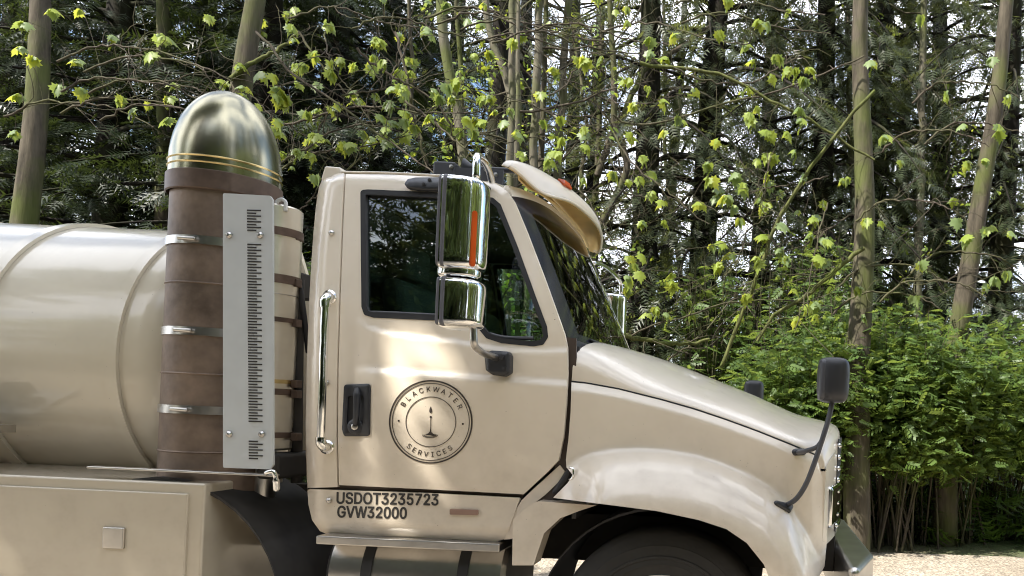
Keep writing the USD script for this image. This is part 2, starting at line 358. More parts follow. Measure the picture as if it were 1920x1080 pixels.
SEAM = [(647, 324.5), (643, 400), (637, 560), (633, 700), (632, 820), (634, 911)]
PILLAR = [(944, 351), (954, 359), (966, 378), (990, 436), (1025, 528), (1060, 626), (1065, 650), (1066, 700), (1063, 760), (1058, 820), (1051, 861)]
OPENING = [(676, 357), (690, 355.5), (820, 361), (900, 367), (924, 371), (938, 383), (970, 462), (1004, 556), (1025, 612), (1027, 632), (1018, 646), (1000, 649), (940, 643), (912, 634), (894, 612), (884, 603), (830, 601), (700, 595), (683, 590), (678, 575)]
opening = smoothpoly(OPENING, 6)
# the cab: rear pillar strip, rocker, roof with back wall, header
cab = holder('cab', truck)
strip = Polygon(REAR.tolist() + [(645, 323.5)] + [(u - 1.6, v) for u, v in SEAM[1:]] + [(632.5, 913.2)])
STRIP = panel(strip, side, 7, 0.02)
rocker = smoothpoly(Polygon([(576.5, 917), (800, 924.5), (975, 933.5), (948, 1010), (930, 1016), (620, 1004), (600, 996), (585, 975), (578, 945)]), 3)
ROCK = panel(rocker, lambda u, v: side(u, np.minimum(v, 905)) + 0.004 + 0.10 * np.clip((v - 985 - 0.046 * (u - 850)) / 40, 0, 1) ** 2, 9, 0.02)
nearline = np.vstack([REAR, TOP[1:]]); nearline = np.array(curve(nearline, 60))
A = U(nearline[:, 0], nearline[:, 1], side(*nearline.T) + 0.002)
ss = np.linspace(0, 1, 15)
P = np.repeat(A[:, None], 15, 1); P[..., 1] = A[:, None, 1] * (1 - ss) + (W - A[:, None, 1]) * ss
wr = sm((np.arange(60) - 22) / 10)[:, None]; P[..., 2] += 0.035 * wr * (1 - (2 * ss - 1) ** 4); P[..., 0] -= 0.03 * (1 - wr) * (1 - (2 * ss - 1) ** 4)
frontX = 0.10 * sm((np.arange(60) - 50) / 9)[:, None] * (1 - (2 * ss - 1) ** 2); P[..., 0] += frontX
ROOF = shell(P, np.array([0, 0, -0.015]))
# front shield geometry, used by the header too
G0, G1 = U(1065, 634, 0.045), U(960, 368, 0.155)


def wind(s, t):
    s, t = np.broadcast_arrays(np.asarray(s, float), np.asarray(t, float))
    p = G0 + (G1 - G0) * t[..., None]
    p[..., 1] = p[..., 1] * (1 - s) + (W - p[..., 1]) * s
    b = 1 - np.abs(2 * s - 1) ** 2.6
    p[..., 0] += (0.055 * (1 - t) + 0.05 * t + 0.03 * 4 * t * (1 - t)) * b; p[..., 2] += 0.085 * b * t ** 2
    return p


hs = np.linspace(0, 1, 33); wt = wind(hs, np.ones(33)); rf = np.stack([np.interp(hs, ss, P[-1, :, k]) for k in range(3)], -1)
HEAD = shell(np.stack([rf * (1 - k) + wt * k + np.array([0, 0, 0.03]) * math.sin(math.pi * k) for k in np.linspace(0, 1, 6)], 1), np.array([-0.01, 0, -0.02]))
HEADP = rf * 0.5 + wt * 0.5 + np.array([0, 0, 0.03])
obj('rear_pillar', STRIP, M['cream'], cab, 30); obj('rear_pillar', mirrored(STRIP), M['cream'], cab, 30)
obj('rocker_panel', ROCK, M['cream'], cab, 30); obj('rocker_panel', mirrored(ROCK), M['cream'], cab, 30)
obj('roof', ROOF, M['cream'], cab, 40); obj('windscreen_header', HEAD, M['cream'], cab, 40)
linerpoly = Polygon(REAR.tolist() + TOP[1:].tolist() + PILLAR + [(985, 930), (975, 960), (600, 960)]).buffer(-4).difference(opening.buffer(1))
LINER = panel(linerpoly, lambda u, v: side(u, v) + 0.028, 14, 0.03)
obj('inner_shell', LINER, M['brownseal'], cab); obj('inner_shell', mirrored(LINER), M['brownseal'], cab)
fl0, fl1 = U(585, 915, 0.1), U(1045, 880, 0.1)
obj('cab_floor', box((fl0[0], 0.1, 1.02), (fl1[0] + 0.1, W - 0.1, 1.08)), M['inside'], cab)
obj('firewall', box((fl1[0] - 0.02, 0.1, 1.02), (fl1[0] + 0.08, W - 0.1, 1.85)), M['inside'], cab)
obj('back_lining', box((fl0[0] + 0.1, 0.14, 1.08), (fl0[0] + 0.14, W - 0.14, 2.55)), M['inside'], cab)
obj('head_lining', box((fl0[0] + 0.12, 0.2, 2.57), (U(945, 351, .2)[0] - 0.02, W - 0.2, 2.60)), M['seat'], cab)
# roof cap lamp at the rear corner
capc = U(626, 318, 0.20)
obj('roof_corner_cap', hull([capc + d for d in [(-.032, 0, .002), (.028, 0, .0), (-.045, 0, -.05), (.06, 0, -.05), (-.032, .12, 0), (.028, .12, 0), (.06, .12, -.05)]], 0.012), M['cream'], cab, 40)
gp = curve(U([640, 740, 830, 900], [322.5, 324.5, 329.5, 337], 0.185), 20)
obj('drip_rail', tube(gp, 0.005, 6), M['cream'], cab, True)
for u, v in ((622, 437), (612, 718), (617, 938)):
    p = U(u, v, side(u, min(v, 905)) - 0.003)
    b = lathe([(0.014, 0), (0.014, -0.004), (0.010, -0.010), (0.004, -0.013), (0.0, -0.013)], p, 1, 14)
    obj('bolt', b, M['steel'], cab, 40)

# doors
doorpoly = Polygon(SEAM + [(800, 919), (982, 928.5), (1028, 886), (1049, 864)] + PILLAR[::-1][1:] + TOP[::-1][1:5].tolist()).buffer(-1.6)
doorpoly = doorpoly.difference(opening)
DOOR = panel(doorpoly, side, 6.5, 0.022)
sealpoly = opening.buffer(0.5).difference(smoothpoly(Polygon(OPENING), 6).buffer(-9))
inner = opening.buffer(-8)
SEAL = panel(sealpoly, lambda u, v: side(u, v) - 0.003, 6, 0.035)
left = inner.intersection(Polygon([(600, 300), (866, 300), (872, 700), (600, 700)])); right = inner.intersection(Polygon([(876, 300), (1100, 300), (1100, 700), (882, 700)]))
gd = lambda u, v: 0.030 + 0.125 * np.clip((620 - (v - 0.046 * (u - 850))) / 290, 0, 1.2) ** 1.35
GL, GR = panel(left, gd, 20, 0.005), panel(right, gd, 20, 0.005)
DIV = panel(Polygon([(862, 362), (880, 364), (886, 606), (868, 604)]), lambda u, v: gd(u, v) - 0.008, 12, 0.03)
doors = []
for k, mk in enumerate((lambda m: m, mirrored)):
    d = holder('door', truck); doors.append(d)
    obj('door_panel', mk(DOOR), M['cream'], d, 32)
    obj('window_seal', mk(SEAL), M['rubber'], d, 30)
    obj('window_pane', mk(GL), M['glass'], d); obj('quarter_pane', mk(GR), M['glass'], d)
    obj('window_divider', mk(DIV), M['rubber'], d)
door = doors[0]
sill = curve(U([690, 740, 800, 838], [585.5, 587, 590, 592], gd(np.array([690, 740, 800, 838]), 588) - 0.012), 12)
obj('weather_strip', tube(sill, 0.008, 6), M['grey'], door, True)
sill = curve(U([918, 950, 1000], [626, 633, 634], gd(np.array([918, 950, 1000]), 630) - 0.004), 12)
obj('weather_strip', tube(sill, 0.009, 6), M['grey'], door, True)
# door handle
hb = smoothpoly(Polygon([(645, 721), (693, 719.5), (695, 730), (692, 818), (645, 818), (641, 805)]), 6)
pocket = smoothpoly(Polygon([(652, 742), (682, 741), (681, 796), (650, 798)]), 5)
obj('handle_bezel', panel(hb.difference(pocket), lambda u, v: side(u, v) - 0.013 + 0.010 * np.clip(1 - np.minimum(np.minimum(u - 641, 695 - u), np.minimum(v - 719, 819 - v)) / 6, 0, 1) ** 2, 3.5, 0.02), M['black'], door, 40)
obj('handle_pocket', panel(pocket.buffer(2), lambda u, v: side(u, v) - 0.003, 5, 0.004), M['rubber'], door)
hp = curve(U([670, 669, 668, 666], [728, 745, 775, 797], side(np.array([670, 669, 668, 666]), 760) + np.array([-0.014, -0.030, -0.030, -0.016])), 20)
obj('handle_lever', tube(hp, np.interp(np.linspace(0, 1, 20), [0, .15, .6, 1], [0.011, 0.016, 0.014, 0.012]), 10), M['black'], door, True)
p = U(667, 800, side(667, 800) - 0.012)
obj('lock_ring', lathe([(0.036, 0.004), (0.036, -0.006), (0.030, -0.011), (0.018, -0.012), (0.018, 0.0)], p, 1, 24), M['black'], door, 40)
obj('lock_cylinder', lathe([(0.016, 0.0), (0.016, -0.013), (0.012, -0.016), (0.0, -0.016)], p, 1, 20), M['steel'], door, 40)


# printing on the door: laid on the paint, following its curve
def decal(polys, h=2.5, lift=0.0022, depth=side, thick=0.0012):
    ms = []
    for q in polys:
        for g in getattr(q, 'geoms', [q]):
            if g.area > 0.01: ms.append(panel(g, lambda u, v: depth(u, v) - lift, h, thick))
    return cat(ms)


def ring(c, r1, r2, n=96): return Point(c).buffer(r2, n).difference(Point(c).buffer(r1, n))


def letter(ch, c, size, ang, wide=1.0):
    """One character as polygons in picture units, about the point c, turned by ang."""
    m = meshkit.text_mesh(ch, size, 0.01); v, f = np.asarray(m.vertices), np.asarray(m.faces)
    top = v[:, 2] > 0.009; fs = f[top[f].all(1)]
    P = unary_union([Polygon(v[t, :2]) for t in fs if Polygon(v[t, :2]).area > 1e-9]).buffer(0.01).buffer(-0.01)
    x0, y0, x1, y1 = P.bounds; from shapely import affinity
    P = affinity.translate(P, -(x0 + x1) / 2, -size / 2); P = affinity.scale(P, wide, -1, origin=(0, 0)); P = affinity.rotate(P, math.degrees(ang), origin=(0, 0))
    return affinity.translate(P, *c).simplify(0.08)


emblem = holder('emblem', truck, label='round company emblem in dark print with a water drop and ring lettering')
C0 = (807.6, 791.0)
obj('outer_ring', decal([ring(C0, 75.6, 78.4)], 3), M['logo'], emblem); obj('thin_ring', decal([ring(C0, 71.6, 72.9)], 3), M['logo'], emblem); obj('inner_ring', decal([ring(C0, 46.2, 47.4)], 3), M['logo'], emblem)
roll = math.radians(2.8)
for k, ch in enumerate('BLACKWATER'):
    a = math.radians(-60 + 120 * k / 9) + roll
    obj('letter', decal([letter(ch, (C0[0] + 61.5 * math.sin(a), C0[1] - 61.5 * math.cos(a)), 9.2, a)], 1.5), M['logo'], emblem)
for k, ch in enumerate('SERVICES'):
    a = math.radians(39 - 78 * k / 7) + roll
    obj('letter', decal([letter(ch, (C0[0] - 61 * math.sin(a), C0[1] + 61 * math.cos(a)), 9.2, a)], 1.5), M['logo'], emblem)
for sx in (-1, 1): obj('dot', decal([Point(C0[0] + sx * 60.2 * math.cos(roll), C0[1] + sx * 60.2 * math.sin(roll) + 1).buffer(1.9)], 1.5), M['logo'], emblem)
th = np.linspace(0, 2 * np.pi, 28, endpoint=False)
drop = Polygon([(807.4 + 3.6 * math.sin(t) * abs(math.sin(t / 2)) ** 1.3, 767.5 - 6.2 * math.cos(t) + 0.6) for t in th])
obj('drop', decal([drop], 1.5), M['logo'], emblem)
spl = unary_union([Point(807.5, 782).buffer(2.1), Polygon([(806.9, 783), (808.0, 783), (807.7, 804), (808.6, 810), (812, 813.5), (820, 815.5), (813, 818), (806, 816), (797, 815), (803, 812.5), (806, 809), (806.8, 800)])])
obj('splash', decal([spl], 1.5), M['logo'], emblem)
from shapely import affinity as _aff
for rx, ry, w in ((14.2, 4.6, 0.9), (11.0, 3.2, 0.7)):
    e = _aff.scale(Point(0, 0).buffer(1, 24), rx, ry).difference(_aff.scale(Point(0, 0).buffer(1, 24), rx - 1.3 * w, ry - w)).intersection(Polygon([(-20, -1.4), (20, -1.0), (20, 20), (-20, 20)]))
    obj('ripple', decal([_aff.translate(e, 806.2, 816.3)], 1.5), M['logo'], emblem)
for text, x0, x1, v0, v1, sz, dep in (('USDOT3235723', 629, 820, 933.6, 937.0, 20.5, 0), ('GVW32000', 631, 761, 959.4, 962.0, 20.5, 0)):
    plate = holder('lettering', truck, label='black registration lettering on the rocker panel')
    m = meshkit.text_mesh(text, 1.0, 0.01, bold=True); wid = m.bounds[1, 0] - m.bounds[0, 0]
    adv = []
    for k in range(len(text)):                                     # advance of each character from the run's width
        w1 = meshkit.text_mesh(text[:k + 1], 1.0, 0.01, bold=True).bounds[1, 0]; w0 = meshkit.text_mesh(text[k], 1.0, 0.01, bold=True).bounds; adv.append((w1 - (w0[1, 0] - w0[0, 0]) / 2) / wid)
    sx = (x1 - x0) / (wid * sz)
    rd = lambda u, v: side(u, np.minimum(v, 905)) + 0.004 + 0.10 * np.clip((v - 985 - 0.046 * (u - 850)) / 40, 0, 1) ** 2
    for ch, a in zip(text, adv):
        q = letter(ch, (x0 + (x1 - x0) * a, v0 + (v1 - v0) * a), sz, math.radians(1.6), sx).buffer(0.8)
        obj('letter', decal([q], 3, depth=rd), M['print'], plate)
q = smoothpoly(Polygon([(843, 954.5), (896, 956), (896, 966), (843, 965)]), 2)
obj('side_reflector', panel(q, lambda u, v: side(u, 905) - 0.006, 6, 0.012), M['red'], cab)

# grab handle
gh = holder('grab_handle', truck)
gy_ = lambda v: side(615, v) - 0.075
gt = curve([U(609.5, 574, gy_(574)), U(607, 650, gy_(650)), U(604.5, 740, gy_(740)), U(602, 822, gy_(822))], 20)
obj('grip_tube', tube(gt, 0.0175, 16), M['chrome'], gh, 40)
for (u0, v0), (u1, v1) in (((609.5, 576), (618, 557)), ((602, 820), (613, 838))):
    pts = [U(u0, v0, gy_(v0)), U(u0, v0 + (v1 - v0) * .55, gy_(v0)), U(u0 + (u1 - u0) * .5, v0 + (v1 - v0) * .95, gy_(v0) + 0.012), U(u1, v1, gy_(v1) + 0.045), U(u1, v1, side(u1, v1))]
    obj('elbow', tube(curve(pts, 16), 0.0225, 14), M['chrome'], gh, 50)
    obj('flange', lathe([(0.0, -0.014), (0.026, -0.012), (0.034, -0.004), (0.034, 0.004)], U(u1, v1, side(u1, v1) - 0.002), 1, 20), M['chrome'], gh, 40)

# windscreen
ws = holder('windscreen', truck)
s0, s1, t0_, t1_ = 0.085, 0.915, 0.055, 0.90
def patch(sa, sb, ta, tb, n=25, m=13, off=(-0.004, 0, -0.002)):
    s, t = np.meshgrid(np.linspace(sa, sb, n), np.linspace(ta, tb, m), indexing='ij'); return shell(wind(s, t), np.array(off))
obj('screen_pane', patch(s0, s1, t0_, t1_, 41, 25), M['wind'], ws, 40)
obj('screen_border', cat([patch(0, s0, 0, 1, 9, 21), patch(s1, 1, 0, 1, 9, 21), patch(s0, s1, 0, t0_, 33, 4), patch(s0, s1, t1_, 1, 33, 5)]), M['frit'], ws, 40)
wp0, wp1 = wind(np.linspace(0.16, 0.48, 14), np.full(14, 0.03)), wind(np.linspace(0.52, 0.88, 14), np.full(14, 0.03))
for wp in (wp0, wp1):
    obj('wiper', tube(wp + [0.006, 0, 0.004], 0.008, 6), M['rubber'], ws, True)
cw = wind(hs, np.zeros(33)); cowl = np.stack([cw + [0.0, 0, 0.0], cw + [0.015, 0, -0.012], cw + [0.03, 0, -0.22]], 1)
obj('cowl', shell(cowl, np.array([-0.02, 0, -0.02])), M['black'], truck, 40)

# sun visor
vz = holder('sun_visor', truck)
T0 = U(955, 310, 0.10)
vs = np.linspace(0, 1, 49); hb_ = 4 * vs * (1 - vs); h6 = hb_ ** 0.42
lip = np.stack([T0[0] + 0.205 * hb_ - 0.02 * (hb_ < 0), 0.10 + (W - 0.2) * vs, T0[2] - 0.045 * np.sin(np.pi * np.clip(hb_ / 0.9, 0, 1)) ** 2 - 0.012 * hb_], -1)
crest = np.stack([T0[0] + 0.15 * hb_, lip[:, 1], T0[2] + 0.085 * h6], -1)
rear = np.stack([T0[0] - 0.03 + 0.01 * hb_, lip[:, 1], T0[2] + 0.075 * h6 + 0.01], -1)
qs = np.linspace(0, 1, 13)
rows = []
for q in qs:
    ctrl = crest * 2 - (lip + rear) / 2
    rows.append(lip * (1 - q) ** 2 + ctrl * 2 * q * (1 - q) + rear * q ** 2)
VIS = np.stack(rows, 1)
obj('visor_shell', shell(VIS, np.array([-0.006, 0, -0.010])), M['cream'], vz, 50)
obj('visor_underside', grid((VIS + np.array([-0.0085, 0, -0.0135])))[0:1] + (grid(VIS)[1][:, ::-1],), M['visor_in'], vz, 50)
obj('lip_bead', tube(lip + [0, 0, -0.003], 0.009, 8), M['cream'], vz, True)
k0, k1 = 5, 44; hq = np.stack([np.interp(vs, hs, HEADP[:, k]) for k in range(3)], -1) + [0.02, 0, 0.012]
obj('visor_mount', shell(np.stack([rear + [0.01, 0, -0.02], (rear + hq) / 2 + [-0.02, 0, -0.01], hq], 1)[k0:k1], np.array([-0.008, 0, -0.004])), M['visor_in'], vz, 40)
for s in (0.27,):
    i = int(round(s * 48)); c = VIS[i, 5]; nrm = np.cross(VIS[i + 1, 5] - VIS[i - 1, 5], VIS[i, 6] - VIS[i, 4]); nrm /= np.linalg.norm(nrm); nrm = nrm if nrm[2] > 0 else -nrm
    tg = VIS[i + 1, 5] - VIS[i - 1, 5]; tg /= np.linalg.norm(tg); t2 = VIS[i, 6] - VIS[i, 4]; t2 /= np.linalg.norm(t2)
    obj('marker_lamp', hull([c + nrm * 0.004 + tg * a * 0.05 + t2 * b * 0.016 for a in (-1, 1) for b in (-1, 1)] + [c + nrm * 0.016 + tg * a * 0.03 for a in (-1, 1)], 0.007), M['amber'], vz, 50)

# hood and fender
VTOP = np.array([(1030, 628), (1072, 634), (1110, 641), (1150, 650), (1200, 664), (1250, 681), (1300, 701), (1350, 721), (1400, 741), (1450, 764), (1500, 786), (1530, 800), (1580, 826)], float)
VSEAM = np.array([(1060, 714), (1100, 718), (1160, 729), (1240, 749), (1300, 766), (1360, 786), (1420, 808), (1480, 832), (1530, 853), (1570, 872)], float)
FLARE = np.array([(1030, 925), (1062, 889), (1085, 873), (1110, 864), (1150, 857), (1200, 855), (1250, 858), (1300, 866), (1350, 881), (1400, 902), (1440, 925), (1480, 960), (1510, 1010), (1540, 1080), (1600, 1200)], float)
bump = plain


FLX = np.linspace(0, 1, 101); FLY = np.cumsum(sm(FLX / 0.12) * (1 - 0.93 * FLX) ** 1.6); FLY /= FLY[-1]


def fend(u, v):
    u, v = np.asarray(u, float), np.asarray(v, float)
    y = 0.030 + 0.075 * sm((u - 1066) / 200)
    y = y - 0.030 * np.clip((v - np.interp(u, *VSEAM.T) - 2) / 14, 0, 1)
    fl = np.interp((v - np.interp(u, *FLARE.T) + 20) / 150, FLX, FLY)
    y = y - (0.08 + 0.17 * sm((u - 1045) / 90)) * fl
    y = y + 0.16 * np.clip((u - 1455) / 95, 0, 1.3) ** 2.4
    return y


fpoly = Polygon([(1071.5, 717)] + [tuple(x) for x in VSEAM[1:9] + [0, 1.6]] + [(1536, 872), (1545, 905), (1550, 950), (1551, 1010), (1546, 1062), (1530, 1092), (1470, 1096), (1446, 1094), (1432, 1058), (1400, 1018), (1362, 992), (1310, 975), (1230, 958), (1120, 944), (1037, 933.5), (1064, 906), (1074, 891), (1062, 876), (1061, 862), (1066, 822), (1070, 770)])
FEND = panel(fpoly, fend, 7, 0.025)
hood = holder('hood', truck)
obj('fender', FEND, M['cream'], hood, 35); obj('fender', mirrored(FEND), M['cream'], hood, 35)
us = np.r_[np.linspace(1072, 1500, 40), np.linspace(1506, 1533, 8)]
seam = U(us, np.interp(us, *VSEAM.T) - 1.6, fend(us, np.interp(us, *VSEAM.T)) + 0.002)
obj('hood_seam', tube(U(us, np.interp(us, *VSEAM.T), fend(us, np.interp(us, *VSEAM.T)) + 0.003), 0.0042, 6), M['rubber'], hood, True)
q = np.linspace(0, 1, 22) ** 0.9; HS = np.zeros((len(us), 43, 3))
for i, A_ in enumerate(seam):
    a = W / 2 - A_[1]; th_ = q * np.pi / 2
    pw_ = 1.2 - 0.62 * (1 - sm((us[i] - 1060) / 190)); yy = A_[1] + a * (1 - np.cos(th_) ** pw_)
    sec = lambda zc: A_[2] + (zc - A_[2]) * np.sin(th_) ** pw_
    lo, hi_ = A_[2] + 0.01, A_[2] + 1.2
    for _ in range(26):                                             # the crown height whose skyline meets the photograph's
        zc = (lo + hi_) / 2; u_, v_ = PX(np.stack([np.full(22, A_[0]), yy, sec(zc)], -1))
        if (v_ - np.interp(u_, *VTOP.T)).min() > 0: lo = zc
        else: hi_ = zc
    zz = sec(zc)
    half = np.stack([np.full(22, A_[0]), yy, zz], -1)
    bow = 0.10 * sm((us[i] - 1480) / 53) * (1 - np.cos(th_) ** 2) ** 1; half[:, 0] += bow + 0.05 * (1 - np.cos(th_) ** 2)
    HS[i, :22] = half; far = half[::-1][1:].copy(); far[:, 1] = W - far[:, 1]; HS[i, 22:] = far
HOODTOP = shell(HS, np.array([0, 0, -0.02]))
obj('hood_top', HOODTOP, M['cream'], hood, 50)
# nose: rolls from the hood's front edge down to the grille
e0 = HS[-1]; rows = [e0 + np.array([dx, 0, dz]) for dx, dz in ((0, 0), (0.02, -0.012), (0.034, -0.04), (0.04, -0.08))]
zb = np.array([1.0]); drop_ = np.stack([np.stack([e0[:, 0] + 0.045, e0[:, 1], e0[:, 2] * (1 - k) + 0.92 * k], -1) for k in (0.15, 0.5, 1.0)], 0)
NOSE = np.concatenate([np.stack(rows, 0), drop_], 0)
obj('nose', shell(NOSE, np.array([-0.03, 0, 0])), M['cream'], hood, 40)
gr0 = e0[21] + [0.05, 0, 0]
grille = holder('grille', truck); mid = (e0[:, 1] > 0.52) & (e0[:, 1] < W - 0.52)
for k in range(8):
    obj('grille_bar', tube(np.c_[e0[mid, 0] + 0.052, e0[mid, 1], np.full(mid.sum(), 0.98 + k * 0.062)], 0.014, 8), M['chrome'], grille, True)
obj('grille_backing', shell(np.stack([np.c_[e0[mid, 0] + 0.049, e0[mid, 1], np.full(mid.sum(), z)] for z in (0.95, 1.45)], 1), np.array([-0.004, 0, 0])), M['rubber'], grille)
for i0, i1 in ((6, 13), (len(e0) - 13, len(e0) - 6)):
    pts = [e0[i] * [1, 1, 0] + [0.042, 0, z] for i in (i0, i1) for z in (1.02, 1.19)]
    obj('headlamp', hull(pts, 0.022), M['mirrorglass'], hood, 40)
# dent that catches the light, hood latch
ld = holder('hood_latch', hood)
pl = U(1071, 888, fend(1071, 888) - 0.006)
obj('latch_loop', tube(curve([pl + [-.008, 0, .028], pl + [.010, -.012, .024], pl + [.014, -.014, 0], pl + [.008, -.012, -.022], pl + [-.006, 0, -.028]], 14), 0.006, 8), M['chrome'], ld, True)
obj('latch_strap', hull([U(1066, 884, 0.02), U(1060, 900, 0.02), U(1046, 917, 0.02), U(1040, 922, 0.03)], 0.012), M['rubber'], ld, 40)
# cowl side behind the seam, dark gap
gap = Polygon([(1055, 632), (1080, 634), (1080, 760), (1076, 830), (1072, 884), (1046, 925), (1030, 950), (1000, 950), (1040, 880), (1050, 820), (1056, 740)])
obj('cowl_side', panel(gap, lambda u, v: side(1050, 800) + 0.05 + 0 * u, 12, 0.02), M['brownseal'], truck)
bw = Polygon([(1049.5, 872), (1059, 884), (1046, 905), (1022, 928), (1000, 945), (985, 960), (962, 1010), (945, 1012), (962, 965), (978, 938), (1000, 917)])
rim = panel(bw, lambda u, v: 0.03 + 0 * u, 7, 0.06)
obj('wheel_arch_rim', rim, M['cream'], truck, 30); obj('wheel_arch_rim', mirrored(rim), M['cream'], truck, 30)
sp = Polygon([(962, 974), (1000, 943), (1010, 940), (1118, 947.5), (1086, 958), (1050, 972), (1020, 1000), (1000, 1060), (960, 1060)])
st = panel(sp, lambda u, v: -0.04 + 0 * u, 8, 0.12)
obj('step_fairing', st, M['cream'], truck, 30)

# wheels
def wheel(cx, y0, y1, z, R, name):
    w = holder(name, truck); out = -1 if y0 < W / 2 else 1; a, b = (y0, y1) if out < 0 else (y1, y0)
    wd = abs(y1 - y0); prof = [(R * 0.56, 0.01), (R * 0.60, 0.0), (R * 0.66, -0.006), (R * 0.67, -0.012), (R * 0.72, -0.010), (R * 0.73, -0.016), (R * 0.75, -0.016), (R * 0.76, -0.010), (R * 0.85, -0.008), (R * 0.86, -0.003), (R * 0.94, 0.008), (R * 0.985, 0.03), (R, 0.06), (R, wd - 0.06), (R * 0.985, wd - 0.03), (R * 0.94, wd - 0.008), (R * 0.8, wd + 0.01), (R * 0.6, wd), (R * 0.56, wd - 0.01), (R * 0.56, 0.01)]
    sgn = -out
    v, f = lathe([(r, x * sgn) for r, x in prof], (cx, a, z), 1, 64); obj('tyre', (v, f if sgn < 0 else f[:, ::-1]), M['tyre'], w, 40)
    rim = [(R * 0.57, 0.004), (R * 0.54, 0.0), (R * 0.52, 0.03), (R * 0.44, 0.09), (R * 0.30, 0.10), (R * 0.22, 0.02), (R * 0.2, -0.02), (0, -0.03)]
    v, f = lathe([(r, x * sgn) for r, x in rim], (cx, a, z), 1, 48); obj('wheel_rim', (v, f), M['white'], w, 40)
    for k in range(10):
        t = k * math.pi / 5
        obj('wheel_nut', lathe([(0.018, 0.0), (0.018, -0.03), (0.0, -0.035)], (cx + 0.34 * R * math.cos(t), a + sgn * 0.09, z + 0.34 * R * math.sin(t)), 1, 6), M['steel'], w)
wx = U(1243, 960, -0.05)[0]
for y0, y1 in ((0.02, 0.30), (W - 0.30, W - 0.02)):
    wheel(wx, y0, y1, 0.50, 0.50, 'front_wheel')
wa = np.linspace(-0.15, np.pi + 0.15, 24); arc = np.stack([wx + 0.60 * np.cos(wa), 0 * wa + 0.02, 0.50 + 0.585 * np.sin(wa)], -1)
for sgn in (0, 1):
    a_, b_ = arc + [0, 0.05, 0], arc + [0, 0.75, 0]; m = shell(np.stack([a_, b_], 1), np.array([0, 0, 0.012])); m = m if sgn == 0 else mirrored(m)
    obj('wheel_well', m, M['rubber'], truck, 40)
obj('front_axle', tube([(wx, 0.3, 0.46), (wx, W - 0.3, 0.46)], 0.06, 10), M['frame'], truck, True)
for y0 in (0.62, W - 0.70):
    obj('frame_rail', box((-7.6, y0, 0.72), (gr0[0] - 0.05, y0 + 0.08, 0.98), 0.006), M['frame'], truck)
obj('engine_block', box((wx - 0.6, 0.75, 0.75), (gr0[0] - 0.2, W - 0.75, 1.5), 0.05), M['frame'], truck)
bp = U(1560, 1100, 0.0)
obj('bumper', hull([(gr0[0] - 0.02, 0.0, 0.60), (gr0[0] - 0.02, 0.0, 0.84), (gr0[0] + 0.10, 0.4, 0.60), (gr0[0] + 0.10, 0.4, 0.84), (gr0[0] + 0.10, W - 0.4, 0.60), (gr0[0] + 0.10, W - 0.4, 0.84), (gr0[0] - 0.02, W, 0.60), (gr0[0] - 0.02, W, 0.84)], 0.03), M['steel'], truck, 40)

